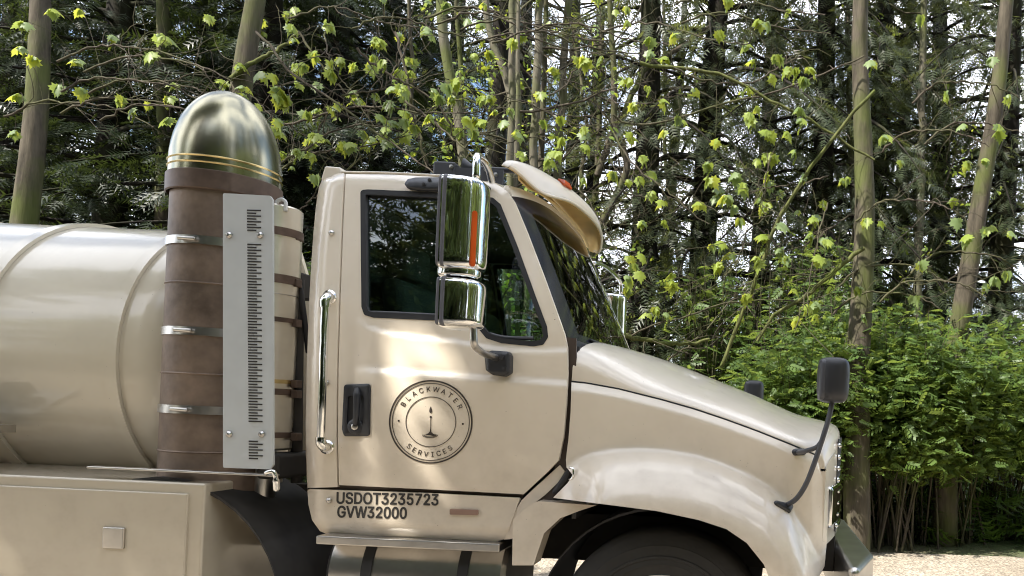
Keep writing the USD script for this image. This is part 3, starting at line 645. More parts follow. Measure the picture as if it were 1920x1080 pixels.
# tall side mirrors
def side_mirror(mk, lens=True):
    m = holder('side_mirror', truck); Y = -0.38
    k = (D + Y) / F
    def put(u, v, y=Y): return U(u, v, y)
    main = blob(put(844, 423), (0.152, 0.105, 85 * k), 0.72, 0.16, 0.08, (48, 40))
    low = blob(put(842, 570), (0.146, 0.105, 45.5 * k), 0.72, 0.24, 0.08, (48, 30))
    obj('housing', mk(main), M['chrome'], m, 40); obj('lower_housing', mk(low), M['chrome'], m, 40)
    obj('neck', mk(blob(put(862, 513), (0.085, 0.075, 12 * k), 0.8, 0.5, 1.0, (28, 14))), M['chrome'], m, 40)
    for (uc, vc, hh) in ((850, 423, 84.5), (848, 570, 45)):
        c = put(uc, vc); obj('back_rim', mk(blob(c, (0.011, 0.109, (hh + 0.5) * k), 0.35, 0.16, 1.0, (36, 24))), M['rim'], m, 40)
        c = put(uc - 9, vc); obj('glass_rim', mk(blob(c, (0.0075, 0.108, (hh - 1) * k), 0.35, 0.16, 1.0, (36, 24))), M['rim'], m, 40)
        c = put(uc - 12, vc); obj('mirror_glass', mk(box(c + np.array([-0.004, -0.09, -(hh - 8) * k]), c + np.array([0.004, 0.09, (hh - 8) * k]))), M['mirrorglass'], m)
    # amber side reflector follows the curved housing
    us_, vs_ = np.meshgrid(np.linspace(-1, 1, 9), np.linspace(0, 1, 14), indexing='ij'); c = put(844, 423)
    ph0 = -0.66; PT = np.zeros(us_.shape + (3,))
    for i in range(9):
        ph = ph0 + 0.11 * us_[i, 0]; x = abs(math.cos(ph)) ** 0.72 * 0.152; y = -abs(math.sin(ph)) ** 0.72 * 0.105
        PT[i, :, 0] = c[0] + x + 0.004; PT[i, :, 1] = c[1] + y - 0.005
    zt, zb = put(892, 404)[2], put(892, 506)[2]
    rr_ = 1 - 0.06 * np.abs(us_) ** 3; PT[..., 2] = (zt + zb) / 2 + (zt - zb) / 2 * (2 * vs_ - 1) * rr_
    obj('amber_reflector', mk(shell(PT, np.array([-0.01, 0.012, 0]))), M['amber'], m, 40)
    pts = [put(888, 602), put(888, 628), put(889, 644), put(896, 655, Y + 0.06), put(910, 664, Y + 0.2), put(930, 671, -0.06), put(934, 674, -0.01)]
    obj('lower_arm', mk(tube(curve(pts, 26), 0.0155, 12)), M['steel'], m, True)
    pts = [put(893, 335), put(893.5, 305), put(894.5, 296, Y + 0.015), put(894.5, 293, Y + 0.05), U(905, 299, -0.20), U(916, 318, 0.0), U(922, 340, 0.12)]
    obj('upper_arm', mk(tube(curve(pts, 30), 0.0165, 12)), M['chrome'], m, True)
    br = smoothpoly(Polygon([(908, 664), (922, 657), (952, 659), (957, 668), (956, 698), (945, 706), (924, 703), (911, 694)]), 4)
    obj('arm_bracket', mk(panel(br, lambda u, v: side(u, 730) - 0.040 + 0.02 * np.clip(1 - np.minimum(np.minimum(u - 907, 958 - u), np.minimum(v - 656, 707 - v)) / 7, 0, 1), 4, 0.045)), M['black'], m, 40)
    for u, v in ((941, 670), (946, 692)):
        obj('bracket_bolt', mk(lathe([(0.012, 0.0), (0.012, -0.008), (0, -0.010)], U(u, v, side(u, 730) - 0.04), 1, 8)), M['rubber'], m)
    tb = Polygon([(758, 345), (764, 336), (780, 332.5), (830, 332), (905, 340), (918, 350), (912, 360), (890, 362), (820, 358), (780, 356), (764, 353)])
    obj('upper_bracket', mk(panel(tb, lambda u, v: side(u, v) - 0.030 + 0.025 * np.clip(1 - np.minimum(v - 331, 361 - v) / 10, 0, 1) ** 2, 5, 0.05, 3)), M['black'], m, 40)
    for u, v in ((795, 346), (806, 338)):
        obj('bracket_bolt', mk(lathe([(0.009, 0.0), (0.009, -0.006), (0, -0.008)], U(u, v, side(u, v) - 0.03), 1, 8)), M['rubber'], m)
side_mirror(lambda m: m); side_mirror(lambda m: (lambda q: (q[0] + [0.09, 0, -0.02], q[1]))(mirrored(m)))
# roof light-bar bracket and box
rb = holder('roof_bracket', truck)
a, b = U(812, 301, 0.55), U(852, 329, 0.55)
obj('bracket_box', box((a[0], 0.55, b[2] - 0.05), (b[0], 1.5, a[2]), 0.012), M['grey'], rb, 40)
a, b = U(853, 306, 0.55), U(942, 338, 0.55)
obj('bracket_plate', box((a[0], 0.555, b[2] - 0.06), (b[0], 0.57, a[2] - 0.02)), M['grey'], rb)
obj('bracket_plate', box((a[0], 1.45, b[2] - 0.06), (b[0], 1.465, a[2] - 0.02)), M['grey'], rb)
for u, v in ((847, 313), (912, 318), (930, 328)): obj('bracket_bolt', lathe([(0.012, 0), (0.012, -0.008), (0, -0.01)], U(u, v, 0.548), 1, 8), M['steel'], rb)
h0 = U(872, 316, 0.62); obj('air_horn', lathe([(0.055, 0.0), (0.03, 0.03), (0.016, 0.10), (0.014, 0.3), (0.03, 0.32), (0.0, 0.33)], h0 + [0, 0, 0.0], 0, 20), M['black'], rb, 40)

# hood mirrors on tripods
def hood_mirror(mk):
    m = holder('hood_mirror', truck)
    Y = -0.03
    c = U(1562, 713, Y)
    obj('mirror_shell', mk(blob(c, (0.075, 0.085, 0.105), 0.8, 0.45, 1.0, (28, 20))), M['black'], m, 40)
    dz = blob(c + np.array([-0.05, 0, 0]), (0.02, 0.075, 0.095), 0.6, 0.35, 1.0, (28, 18)); obj('mirror_face', mk(dz), M['grey'], m, 40)
    b1, b2 = U(1472, 947, fend(1472, 940) - 0.02), U(1496, 848, fend(1496, 848) - 0.015)
    pts = [b1, U(1490, 938, Y + 0.02), U(1510, 910, Y - 0.03), U(1527, 868, Y - 0.05), U(1543, 820, Y - 0.05), U(1556, 775, Y - 0.03), U(1562, 740, Y)]
    obj('main_stay', mk(tube(curve(pts, 26), 0.0125, 10)), M['grey'], m, True)
    pts = [b2, U(1512, 845, Y), U(1532, 838, Y - 0.04), U(1542, 824, Y - 0.05)]
    obj('short_stay', mk(tube(curve(pts, 14), 0.0115, 10)), M['grey'], m, True)
    obj('stay_foot', mk(hull([U(1456, 944, fend(1456, 944) - 0.006), U(1482, 950, fend(1482, 950) - 0.01), U(1470, 947, fend(1470, 946) - 0.022), U(1478, 957, fend(1478, 957) - 0.008)], 0.014)), M['black'], m, 40)
    obj('stay_foot', mk(hull([U(1491, 848, fend(1491, 848) - 0.006), U(1506, 847, fend(1506, 847) - 0.012)], 0.017)), M['black'], m, 40)
hood_mirror(lambda m: m)
hood_mirror(lambda m: (lambda q: (q[0] - [0.385, 0, 0.02], q[1]))(mirrored(m)))

# inside the cab
for y0 in (0.28, W - 0.83):
    s_ = holder('cab_seat', truck); x0 = fl0[0] + 0.35
    obj('cushion', box((x0, y0, 1.42), (x0 + 0.52, y0 + 0.55, 1.58), 0.05), M['seat'], s_, 40)
    obj('seat_back', hull([(x0, y0 + 0.05, 1.55), (x0, y0 + 0.5, 1.55), (x0 - 0.12, y0 + 0.07, 2.12), (x0 - 0.12, y0 + 0.48, 2.12)], 0.06), M['seat'], s_, 40)
    obj('head_rest', box((x0 - 0.2, y0 + 0.13, 2.2), (x0 - 0.08, y0 + 0.42, 2.38), 0.04), M['seat'], s_, 40)
dx = U(1040, 660, .2)[0]
obj('dashboard', hull([(dx - 0.22, 0.22, 1.72), (dx - 0.22, W - .22, 1.72), (dx + 0.1, 0.22, 1.78), (dx + 0.1, W - .22, 1.78), (dx + 0.05, 0.22, 1.4), (dx + 0.05, W - .22, 1.4)], 0.05), M['inside'], truck, 40)
sw = holder('steering_wheel', truck); t = np.linspace(0, 2 * np.pi, 41); c = np.array([dx - 0.38, W - 0.56, 1.84]); e1, e2 = np.array([0, 1.0, 0]), np.array([0.55, 0, 0.835])
obj('wheel_hoop', tube(c + 0.225 * (np.cos(t)[:, None] * e1 + np.sin(t)[:, None] * e2), 0.016, 8), M['black'], sw, True)
obj('column', tube([c, c + np.array([0.3, 0, -0.22])], 0.03, 8), M['black'], sw, True)

# exhaust: muffler with heat shield and straps, polished stack beside it
ex = holder('exhaust_muffler', truck); yM = 0.36; kM = (D + yM) / F
mc, mt, mb = U(506, 600, yM), U(506, 393, yM), U(500, 842, yM); R_ = 0.128
obj('muffler_body', lathe([(0.0, mt[2] + 0.012), (R_ * 0.9, mt[2] + 0.01), (R_, mt[2]), (R_, mb[2] + 0.01), (R_ * 0.9, mb[2]), (0, mb[2])], (mc[0], yM, 0), 2, 48), M['sheet'], ex, 35)
for v, hgt, mat in ((440, 0.020, 'strap'), (527, 0.022, 'strap'), (602, 0.012, 'strap'), (716, 0.010, 'brass'), (735, 0.016, 'strap'), (815, 0.014, 'strap')):
    z = U(530, v, yM)[2]; obj('clamp_band', lathe([(R_ + 0.001, z - hgt), (R_ + 0.006, z - hgt), (R_ + 0.006, z + hgt), (R_ + 0.001, z + hgt)], (mc[0], yM, 0), 2, 48), M[mat], ex, 35)
    c = U(556, v + 4, yM); obj('clamp_lug', box(c + np.array([-0.02, -0.02, -0.02]), c + np.array([0.012, 0.03, 0.02]), 0.004), M['strap'], ex)
z = U(530, 555, yM)[2]; obj('weld_seam', lathe([(R_ + 0.0005, z - 0.002), (R_ + 0.003, z), (R_ + 0.0005, z + 0.002)], (mc[0], yM, 0), 2, 48), M['steel'], ex, 35)
hk = U(528, 392, yM - 0.08); obj('lifting_eye', tube(curve([hk + [-.03, 0, 0], hk + [-.026, 0, .035], hk + [0, 0, .05], hk + [.02, 0, .03], hk + [.02, 0, -.01]], 16), 0.009, 8), M['white'], ex, True)
obj('tail_pipe', tube([(mc[0], yM, mb[2]), (mc[0], yM, 0.9)], 0.06, 16), M['steel'], ex, True)
# domed cylinder behind the gauge board
yS = 0.22; cS = U(424, 345, yS + 0.1); k_ = (D + yS + 0.1) / F; RS = 88 * k_
zt = U(470, 345, yS + 0.1)[2]
th_ = np.linspace(0, np.pi / 2, 14)
dm = holder('scrubber_cylinder', truck)
obj('dome', lathe([(RS, zt - 0.0)] + [(RS * math.cos(a), zt + 0.06 + 0.40 * math.sin(a)) for a in th_], (cS[0], yS + 0.1, 0), 2, 56), M['polished'], dm, 40)
for dzz in (0.035, 0.065): obj('brass_band', lathe([(RS + 0.0005, zt + dzz - 0.005), (RS + 0.006, zt + dzz), (RS + 0.0005, zt + dzz + 0.005)], (cS[0], yS + 0.1, 0), 2, 56), M['brass'], dm, 40)
obj('collar', lathe([(RS + 0.004, zt + 0.0), (RS + 0.008, zt - 0.004), (RS + 0.008, zt - 0.09), (RS + 0.002, zt - 0.095)], (cS[0], yS + 0.1, 0), 2, 56), M['strap'], dm, 40)
obj('barrel', lathe([(RS - 0.012, zt - 0.09), (RS - 0.012, 1.0)], (cS[0], yS + 0.1, 0), 2, 56), M['stained'], dm, 40)
for zz in (zt - 0.34, zt - 0.78, zt - 1.16):
    obj('clamp_band', lathe([(RS - 0.011, zz - 0.02), (RS - 0.004, zz - 0.02), (RS - 0.004, zz + 0.02), (RS - 0.011, zz + 0.02)], (cS[0], yS + 0.1, 0), 2, 56), M['steel'], dm, 35)
    obj('clamp_bolt', tube([(cS[0] - 0.04, yS + 0.1 - RS - 0.01, zz), (cS[0] + 0.04, yS + 0.1 - RS - 0.01, zz)], 0.010, 8), M['steel'], dm, True)
    obj('weld_bead', lathe([(RS - 0.0115, zz - 0.21), (RS - 0.007, zz - 0.205), (RS - 0.0115, zz - 0.20)], (cS[0], yS + 0.1, 0), 2, 56), M['stained'], dm, 35)
# gauge board
gb = holder('gauge_board', truck); yB = 0.0
bpoly = smoothpoly(Polygon([(418, 362), (506, 367), (511, 374), (512, 872), (506, 880), (418, 877)]), 3)
obj('board_plate', panel(bpoly, yB, 40, 0.012), M['board'], gb)
rg = random.Random(5)
k = 0; v = 394.0
while v < 862:
    if not (432 < v < 458 or 792 < v < 824):
        long_ = k % 2 == 0; u1 = 489 + 3.4 * (v - 394) / 460; ln = 26 if long_ else 17; th = 1.25
        u1 = u1 if long_ else u1 - 9
        obj('tick_mark', panel(Polygon([(u1 - ln, v - th), (u1, v - th + .6), (u1, v + th + .6), (u1 - ln, v + th)]), yB - 0.0022, 30, 0.0015), M['print'], gb)
    k += 1; v += 5.35
for u, v in ((488, 441), (491, 814), (430, 441), (430, 814)): obj('board_bolt', lathe([(0.015, 0), (0.015, -0.006), (0.008, -0.014), (0, -0.015)], U(u, v, yB - 0.002), 1, 12), M['steel'], gb, 40)
a, b = U(400, 884, 0.02), U(512, 893, 0.02)
obj('board_rail', box((a[0] - 0.6, 0.02, b[2]), (b[0], 0.07, a[2] - 0.005), 0.004), M['steel'], gb)
pts = [U(498, 888, -0.02), U(512, 884, -0.02), U(517, 895, -0.015), U(519, 920, 0.0)]
obj('rail_hook', tube(curve(pts, 14), [0.011] * 8 + [0.015] * 6, 8), M['chrome'], gb, True)
# tank with a dished head
tk = holder('vacuum_tank', truck); xf = U(470, 500, 0.9)[0]; RT, zT, yT = 0.78, 1.72, W / 2
prof = [(0.0, 0.24), (0.22, 0.22), (0.45, 0.15), (0.62, 0.07), (0.72, 0.0), (0.765, -0.06), (RT, -0.14), (RT, -4.4), (0.7, -4.5), (0, -4.62)]
obj('barrel', lathe(prof, (xf, yT, zT), 0, 72), M['tankcream'], tk, 40)
for x in (-0.25, -0.95, -1.65, -2.35, -3.05, -4.2): obj('hoop', lathe([(RT + 0.001, x - 0.03), (RT + 0.02, x - 0.03), (RT + 0.02, x + 0.03), (RT + 0.001, x + 0.03)], (xf, yT, zT), 0, 72), M['tankcream'], tk, 35)
obj('saddle', box((xf - 4.3, 0.62, 0.95), (xf - 0.3, W - 0.62, 1.15)), M['frame'], tk)
obj('hose_tray', box((xf - 4.0, -0.02, 1.30), (xf - 0.75, 0.30, 1.34)), M['steel'], tk)
hs_ = [np.array([xf - 3.9 + i * 0.13, 0.12 + 0.01 * math.sin(i * 1.3), 1.40 + 0.012 * math.sin(i * 0.9)]) for i in range(24)]
obj('suction_hose', tube(curve(hs_, 60), 0.06, 12), M['rubber'], tk, True)
# behind the cab: slanted tank guard, pipe, brackets
gpoly = Polygon([(540, 430), (556, 455), (572, 508), (584, 556), (590, 700), (590, 868), (540, 868)])
obj('pump_guard', panel(gpoly, 0.95, 30, 0.03), M['tankcream'], truck)
obj('hydraulic_pipe', tube(curve([U(560, 524, .42), U(559, 600, .42), U(557, 760, .42), U(556, 905, .42)], 12), 0.028, 10), M['frame'], truck, True)
obj('hydraulic_hose', tube(curve([U(556, 520, .40), U(566, 560, .4), U(572, 610, .42), U(578, 660, .5)], 14), 0.014, 8), M['rubber'], truck, True)
obj('valve_block', box(U(553, 556, .44), U(574, 518, .62), 0.01), M['frame'], truck)
obj('battery_cover', box(U(520, 900, .2), U(590, 842, .7), 0.02), M['frame'], truck, 40)
obj('rear_mudguard', shell(np.stack([np.stack([U(505, 975, 0)[0] - 0.56 + 0.60 * np.cos(np.linspace(-.1, 3.2, 24)), np.full(24, y), 0.5 + 0.62 * np.sin(np.linspace(-.1, 3.2, 24))], -1) for y in (0.04, 0.66)], 1), np.array([0, 0, 0.015])), M['frame'], truck, 40)
rx = U(505, 975, 0)[0] - 0.56
for y0, y1 in ((0.05, 0.31), (0.35, 0.61), (W - 0.61, W - 0.35), (W - 0.31, W - 0.05)): wheel(rx - 2.2, y0, y1, 0.5, 0.5, 'rear_wheel')
obj('tool_box', box((rx - 1.35, 0.0, 0.55), (rx + 0.25, 0.6, 1.12), 0.012), M['tankcream'], truck, 40)
obj('tool_box_door', box((rx - 1.28, -0.012, 0.60), (rx + 0.18, 0.01, 1.07), 0.006), M['tankcream'], truck, 40)
for x in (rx - 0.95, rx - 0.15):
    obj('box_latch', box((x - 0.05, -0.025, 0.80), (x + 0.05, -0.008, 0.90), 0.006), M['steel'], truck, 40)
# fuel tank and step under the door
ft = holder('fuel_tank', truck); fx0, fx1 = U(590, 1060, 0)[0], U(935, 1060, 0)[0]
obj('tank_shell', lathe([(0, 0.0), (0.24, 0.0), (0.26, 0.02), (0.26, fx1 - fx0 - 0.02), (0.24, fx1 - fx0), (0, fx1 - fx0)], (fx0, 0.34, 0.68), 0, 48), M['steel'], ft, 40)
obj('tread_step', box((fx0, -0.0, 0.86), (fx1, 0.22, 0.90), 0.006), M['steel'], ft)
for x in (fx0 + 0.2, fx1 - 0.2): obj('tank_strap', lathe([(0.2605, -0.025), (0.266, -0.025), (0.266, 0.025), (0.2605, 0.025)], (x, 0.34, 0.68), 0, 48), M['rubber'], ft, 35)

# ================================================================== trees and plants
def leaf_mesh(template, X, Y, Z, pos):
    """Copies of a template (triangles (T, 3, 3)) with axes X, Y, Z (already scaled) at pos, as one soup of faces."""
    v = (template[None, ..., 0:1] * X[:, None, None] + template[None, ..., 1:2] * Y[:, None, None] + template[None, ..., 2:3] * Z[:, None, None] + pos[:, None, None])
    v = v.reshape(-1, 3); return v, np.arange(len(v)).reshape(-1, 3)


def leaf_soup(tv, tf, X, Y, Z, pos):
    v = tv[None, :, 0:1] * X[:, None] + tv[None, :, 1:2] * Y[:, None] + tv[None, :, 2:3] * Z[:, None] + pos[:, None]
    f = tf[None] + (np.arange(len(pos)) * len(tv))[:, None, None]
    return v.reshape(-1, 3), f.reshape(-1, 3)


def frames(a, rng, flat_=None):
    """Axes from directions a; flat_ = a preferred normal."""
    a = a / (np.linalg.norm(a, axis=1, keepdims=True) + 1e-9)
    n = rng.normal(size=a.shape) if flat_ is None else flat_ + rng.normal(size=a.shape) * 0.45
    b = np.cross(n, a); b /= np.linalg.norm(b, axis=1, keepdims=True) + 1e-9
    return a, b, np.cross(a, b)


def frond(k=6):
    tv, tf = [(0, 0.012, 0), (0, -0.012, 0), (1.0, 0, -0.12)], [(0, 1, 2)]
    for i in range(k):
        x = 0.08 + 0.8 * i / k
        for s in (-1, 1):
            l = 0.36 * (1 - 0.55 * x); n = len(tv)
            tv += [(x, 0, -0.1 * x), (x + 0.11, 0, -0.1 * x), (x + l * 0.85, s * l, -0.1 * x - 0.10 * l)]; tf.append((n, n + 1, n + 2))
    return np.array(tv, float), np.array(tf)


FROND = frond(4)
SPRAY_v, SPRAY_f = [], []
for _i in range(9):
    _x = 0.1 + 0.09 * _i; _s = 1 if _i % 2 else -1; _l = 0.34 * (1 - 0.4 * _x); _n = len(SPRAY_v)
    _d = np.array([0.62, 0.78 * _s, -0.12]) if _i < 8 else np.array([1, 0, -.1]); _p = np.array([-_d[1], _d[0], 0.3]) * 0.30
    SPRAY_v += [np.array([_x, 0, 0]), np.array([_x, 0, 0]) + _d * _l * .45 + _p * _l, np.array([_x, 0, 0]) + _d * _l, np.array([_x, 0, 0]) + _d * _l * .45 - _p * _l]; SPRAY_f += [(_n, _n + 1, _n + 2), (_n, _n + 2, _n + 3)]
SPRAY = (np.array(SPRAY_v), np.array(SPRAY_f))
# a lobed maple leaf: stalk at the origin, blade along +x, folded and drooping
_o = [(0, 0), (-.10, .16), (.02, .22), (-.06, .46), (.16, .40), (.30, .62), (.40, .44), (.52, .50), (.54, .24), (.72, .26), (.70, .14), (1.0, 0)]
_o = _o + [(x, -y) for x, y in _o[-2:0:-1]]
_ov = np.array([(x, y, -0.30 * x * x - 0.55 * abs(y) ** 1.4) for x, y in _o] + [(.28, 0, -.02)])
MAPLE = (_ov, np.array([(len(_o), i, (i + 1) % len(_o)) for i in range(len(_o))]))
OVAL = (np.array([(0, 0, 0), (.35, .26, .05), (1, 0, -.08), (.35, -.26, .05)], float), np.array([(0, 1, 2), (0, 2, 3)]))
OVAL3 = (np.array([(0, 0, 0), (.3, .25, .06), (.7, .2, 0), (1, 0, -.12), (.7, -.2, 0), (.3, -.25, .06)], float), np.array([(0, 1, 5), (1, 2, 4), (1, 4, 5), (2, 3, 4)]))


def wander(rng, p, d, length, n, wob=0.25, grav=0.0):
    p = np.asarray(p, float); d = np.asarray(d, float) / np.linalg.norm(d); pts = [p]
    for _ in range(n):
        d = d + rng.normal(size=3) * wob / math.sqrt(n) * 1.2 + np.array([0, 0, grav]) / n; d /= np.linalg.norm(d); pts.append(pts[-1] + d * length / n)
    return np.array(pts)


# -------------------------------------------------- conifers
def conifer(name, label, rng, h, r, base, nb, dens, mat, barkmat, r0, frsize=0.34, droop=0.5, group=None, loc=(0, 0, 0), lift=0.15, sparse=1.0, high=0.07):
    t = thing(name, label, 'conifer', group, loc)
    z = np.linspace(0, h, 16); tr = np.stack([0.10 * np.sin(z * 0.35 + rng.random() * 6) * z / h * 2, 0.10 * np.cos(z * 0.3 + rng.random() * 6) * z / h * 2, z - 0.3], -1)
    obj('trunk', tube(tr, r0 * (1 - z / h) ** 0.8 * (1 + 0.35 * np.exp(-z / 0.5)) + 0.01, 14), barkmat, t, True)
    limbs, pos, ax = [], [], []
    for i in range(nb):
        zb = base + (h - base) * ((i + rng.random()) / nb) ** 1.05; az = i * 2.399 + rng.normal() * 0.3
        Lb = r * (1 - ((zb) / h) ** 1.4) ** 0.8 * rng.uniform(0.6, 1.15) + 0.25
        k = 9; s = np.linspace(0, 1, k); out = np.array([math.cos(az), math.sin(az), 0]); side_ = np.array([-out[1], out[0], 0])
        c = np.stack([np.interp(zb, z - 0.3, tr[:, j]) for j in range(2)] + [zb]) + out * (s * Lb)[:, None] + side_ * (rng.normal() * 0.12 * Lb * s ** 2)[:, None] + np.array([0, 0, 1.0]) * (lift * Lb * s - droop * Lb * s ** 2 + 0.12 * Lb * s ** 3)[:, None]
        limbs.append(tube(c, np.linspace(0.012 + 0.014 * Lb, 0.004, k), 4, False))
        m = int(Lb * dens * rng.uniform(0.6, 1.2)) + 2; q = rng.uniform(0.04, 1.0, m) ** 0.8
        p = np.stack([np.interp(q, s, c[:, j]) for j in range(3)], -1); sg = rng.choice([-1, 1], m)
        lat = sg * rng.random(m) * 0.34 * Lb * (1.05 - q * 0.75)
        p = p + side_ * lat[:, None] + np.array([0, 0, -1.0]) * (np.abs(lat) * 0.25 + rng.random(m) * 0.10)[:, None] + rng.normal(size=(m, 3)) * 0.04
        a = out * 0.8 + side_ * (sg * rng.uniform(0.1, 0.9, m))[:, None] + np.array([0, 0, -1.0]) * rng.uniform(0.15, 1.3, m)[:, None] * (0.4 + droop)
        pos.append(p); ax.append(a)
    pos, ax = np.vstack(pos), np.vstack(ax)
    keep = rng.random(len(pos)) < np.where(pos[:, 2] > 10.5, high, 1.0) * sparse; pos, ax = pos[keep], ax[keep]
    a, b, c = frames(ax, rng, np.array([0, 0, 1.0])); sz = frsize * rng.uniform(0.6, 1.3, (len(pos), 1))
    obj('branches', cat(limbs), barkmat, t, True, kind='stuff')
    obj('crown', leaf_soup(*FROND, a * sz, b * sz, c * sz, pos), mat, t, kind='stuff')
    return t


def copy(src, name, label, category, loc, rz, sc, group):
    x = UsdGeom.Xform.Define(stage, path(name)); x.AddTranslateOp().Set(Gf.Vec3d(*map(float, loc))); x.AddRotateZOp().Set(float(rz)); x.AddScaleOp().Set(Gf.Vec3f(*sc))
    p = x.GetPrim(); p.GetReferences().AddInternalReference(src); p.SetInstanceable(True)
    return data(p, label=label, category=category, group=group)




def at(u, v, y):
    p = U(u, v, y); return float(p[0]), float(y)


R = np.random.default_rng(11)
# class prims that the copies refer to
def proto(name, *a, **k):
    c = stage.CreateClassPrim('/World/' + name); t = conifer_into(c, *a, **k); return c.GetPath()


def conifer_into(c, *a, **k):
    global thing
    keep = thing; thing = lambda *q, **w: c
    try: conifer('x', '', *a, **k)
    finally: thing = keep
    return c


fir1 = proto('dense_fir_class', np.random.default_rng(1), 17, 3.0, 0.8, 120, 44, M['fir'], M['bark_dark'], 0.26, 0.29, 0.45)
fir2 = proto('loose_fir_class', np.random.default_rng(2), 19, 2.6, 2.4, 95, 30, M['fir'], M['bark_dark'], 0.24, 0.29, 0.40)
ced1 = proto('hanging_cedar_class', np.random.default_rng(3), 18, 3.2, 2.2, 130, 60, M['cedar'], M['bark_dark'], 0.26, 0.235, 0.85, lift=0.25)
ced2 = proto('thin_cedar_class', np.random.default_rng(4), 17, 2.6, 2.6, 75, 26, M['cedar'], M['bark_dark'], 0.24, 0.21, 0.8, lift=0.25)
yardfir = proto('yard_conifer_class', np.random.default_rng(6), 19, 3.6, 0.6, 130, 26, M['cedar'], M['bark_dark'], 0.30, 0.62, 0.55, high=0.8)
KIND = {'f1': (fir1, 'fir_tree'), 'f2': (fir2, 'fir_tree'), 'c1': (ced1, 'cedar_tree'), 'c2': (ced2, 'cedar_tree')}
CON = [
    ('f2', 985, 200, 13.5, 75, 0.9, 1.0, 'dark fir filling the gap behind the pale straight trunk'),
    ('f2', 1075, 200, 15.0, 95, 0.9, 1.05, 'dense dark fir behind the amber visor lamp'),
    ('f2', 860, 200, 14.0, 5, 1.0, 1.1, 'loose fir behind the pale leaning alder'),  # u of the trunk at the picture height v, distance, kind, turn, width scale, height scale, label
    ('f1', 500, 300, 8.2, 20, 1.0, 1.0, 'dense dark fir behind the muffler at the edge of the wood'),
    ('f1', 620, 300, 9.6, 140, 1.0, 1.05, 'dense dark fir rising directly behind the rear corner of the cab roof'),
    ('f2', 560, 250, 12.5, 250, 1.1, 1.0, 'loose dark fir in the second row behind the muffler'),
    ('f1', 720, 300, 11.5, 60, 0.95, 1.0, 'dense dark fir behind the middle of the cab roof'),
    ('f2', 790, 250, 15.5, 170, 1.0, 1.0, 'thin dark fir far back between the cab roof and the pale trunks'),
    ('f1', 660, 250, 17.0, 310, 1.2, 1.1, 'tall dark fir in the back row behind the rear half of the cab'),
    ('c2', 1205, 450, 8.0, 80, 1.0, 1.0, 'cedar with a thick dark trunk right of the sun visor'),
    ('c1', 1324, 480, 8.8, 200, 1.0, 1.0, 'broad cedar with grey green hanging sprays above the hood'),
    ('c2', 1430, 300, 13.0, 320, 1.1, 1.1, 'tall cedar with hanging sprays behind the maple leaves on the right'),
    ('c1', 1536, 350, 9.4, 20, 0.9, 1.0, 'cedar with a dark trunk above the convex hood mirror'),
    ('c2', 1120, 300, 16.5, 130, 1.0, 1.0, 'thin cedar far back behind the front of the sun visor'),
    ('c2', 1260, 300, 18.0, 240, 1.0, 1.0, 'thin cedar far back between the two dark trunks right of the visor'),
    ('c1', 1640, 300, 10.5, 110, 1.0, 1.0, 'broad cedar just right of the convex hood mirror'),
    ('f1', 1760, 300, 12.0, 210, 1.1, 1.0, 'dense fir at the right end of the wood beyond the shrubs'),
    ('c1', 1880, 300, 10.0, 75, 1.0, 1.0, 'broad cedar with low hanging sprays at the far right'),
    ('f2', 1700, 300, 17.0, 0, 1.1, 1.0, 'loose fir in the back row right of the hood'),
    ('f1', 380, 300, 10.0, 290, 1.0, 1.0, 'dense fir left of the polished dome'),
    ('f1', 220, 300, 8.6, 45, 1.05, 1.0, 'dense fir over the middle of the vacuum tank'),
    ('f2', 100, 300, 11.0, 100, 1.0, 1.0, 'loose fir over the rear part of the vacuum tank'),
    ('f1', 10, 300, 9.0, 200, 1.0, 1.0, 'dense fir at the far left above the tank'),
    ('f1', 300, 300, 15.0, 270, 1.2, 1.1, 'tall fir in the back row above the tank'),
    ('c2', 927, 200, 8.8, 33, 0.85, 1.1, 'bare stemmed cedar with a thick dark trunk among the pale trunks'),
]
for kd, u, v, y, rz, sw_, sh, lab in CON:
    src, nm = KIND[kd]; x, y = at(u, v, y)
    copy(src, nm, lab, 'tree', (x, y, 0), rz, (sw_, sw_, sh), 'conifers behind the truck')
# woods across the yard, seen in the chrome and the glass, whose crowns shade the truck's side
BACK = [(-10.5, -12.5), (-7.6, -13.6), (-5.0, -14.6), (-2.6, -15.2), (-9, -17), (-4, -19), (0.5, -18), (5, -18), (10, -17), (-14, -14), (15, -13), (18, -7), (-1.5, -23), (3, -25), (-19, -8), (16, -1), (8, -23), (-7, -24), (21, -14), (17, 5)]
for i, (x, y) in enumerate(BACK):
    copy(yardfir, 'yard_conifer', 'tall conifer across the yard from the truck, seen only in its chrome', 'tree', (x, y, 0), i * 67 % 360, (1.15, 1.15, (0.78 if y > -15.5 else 0.95) if -17 < x < -2 else 1.25 + 0.1 * (i % 3)), 'conifers across the yard')

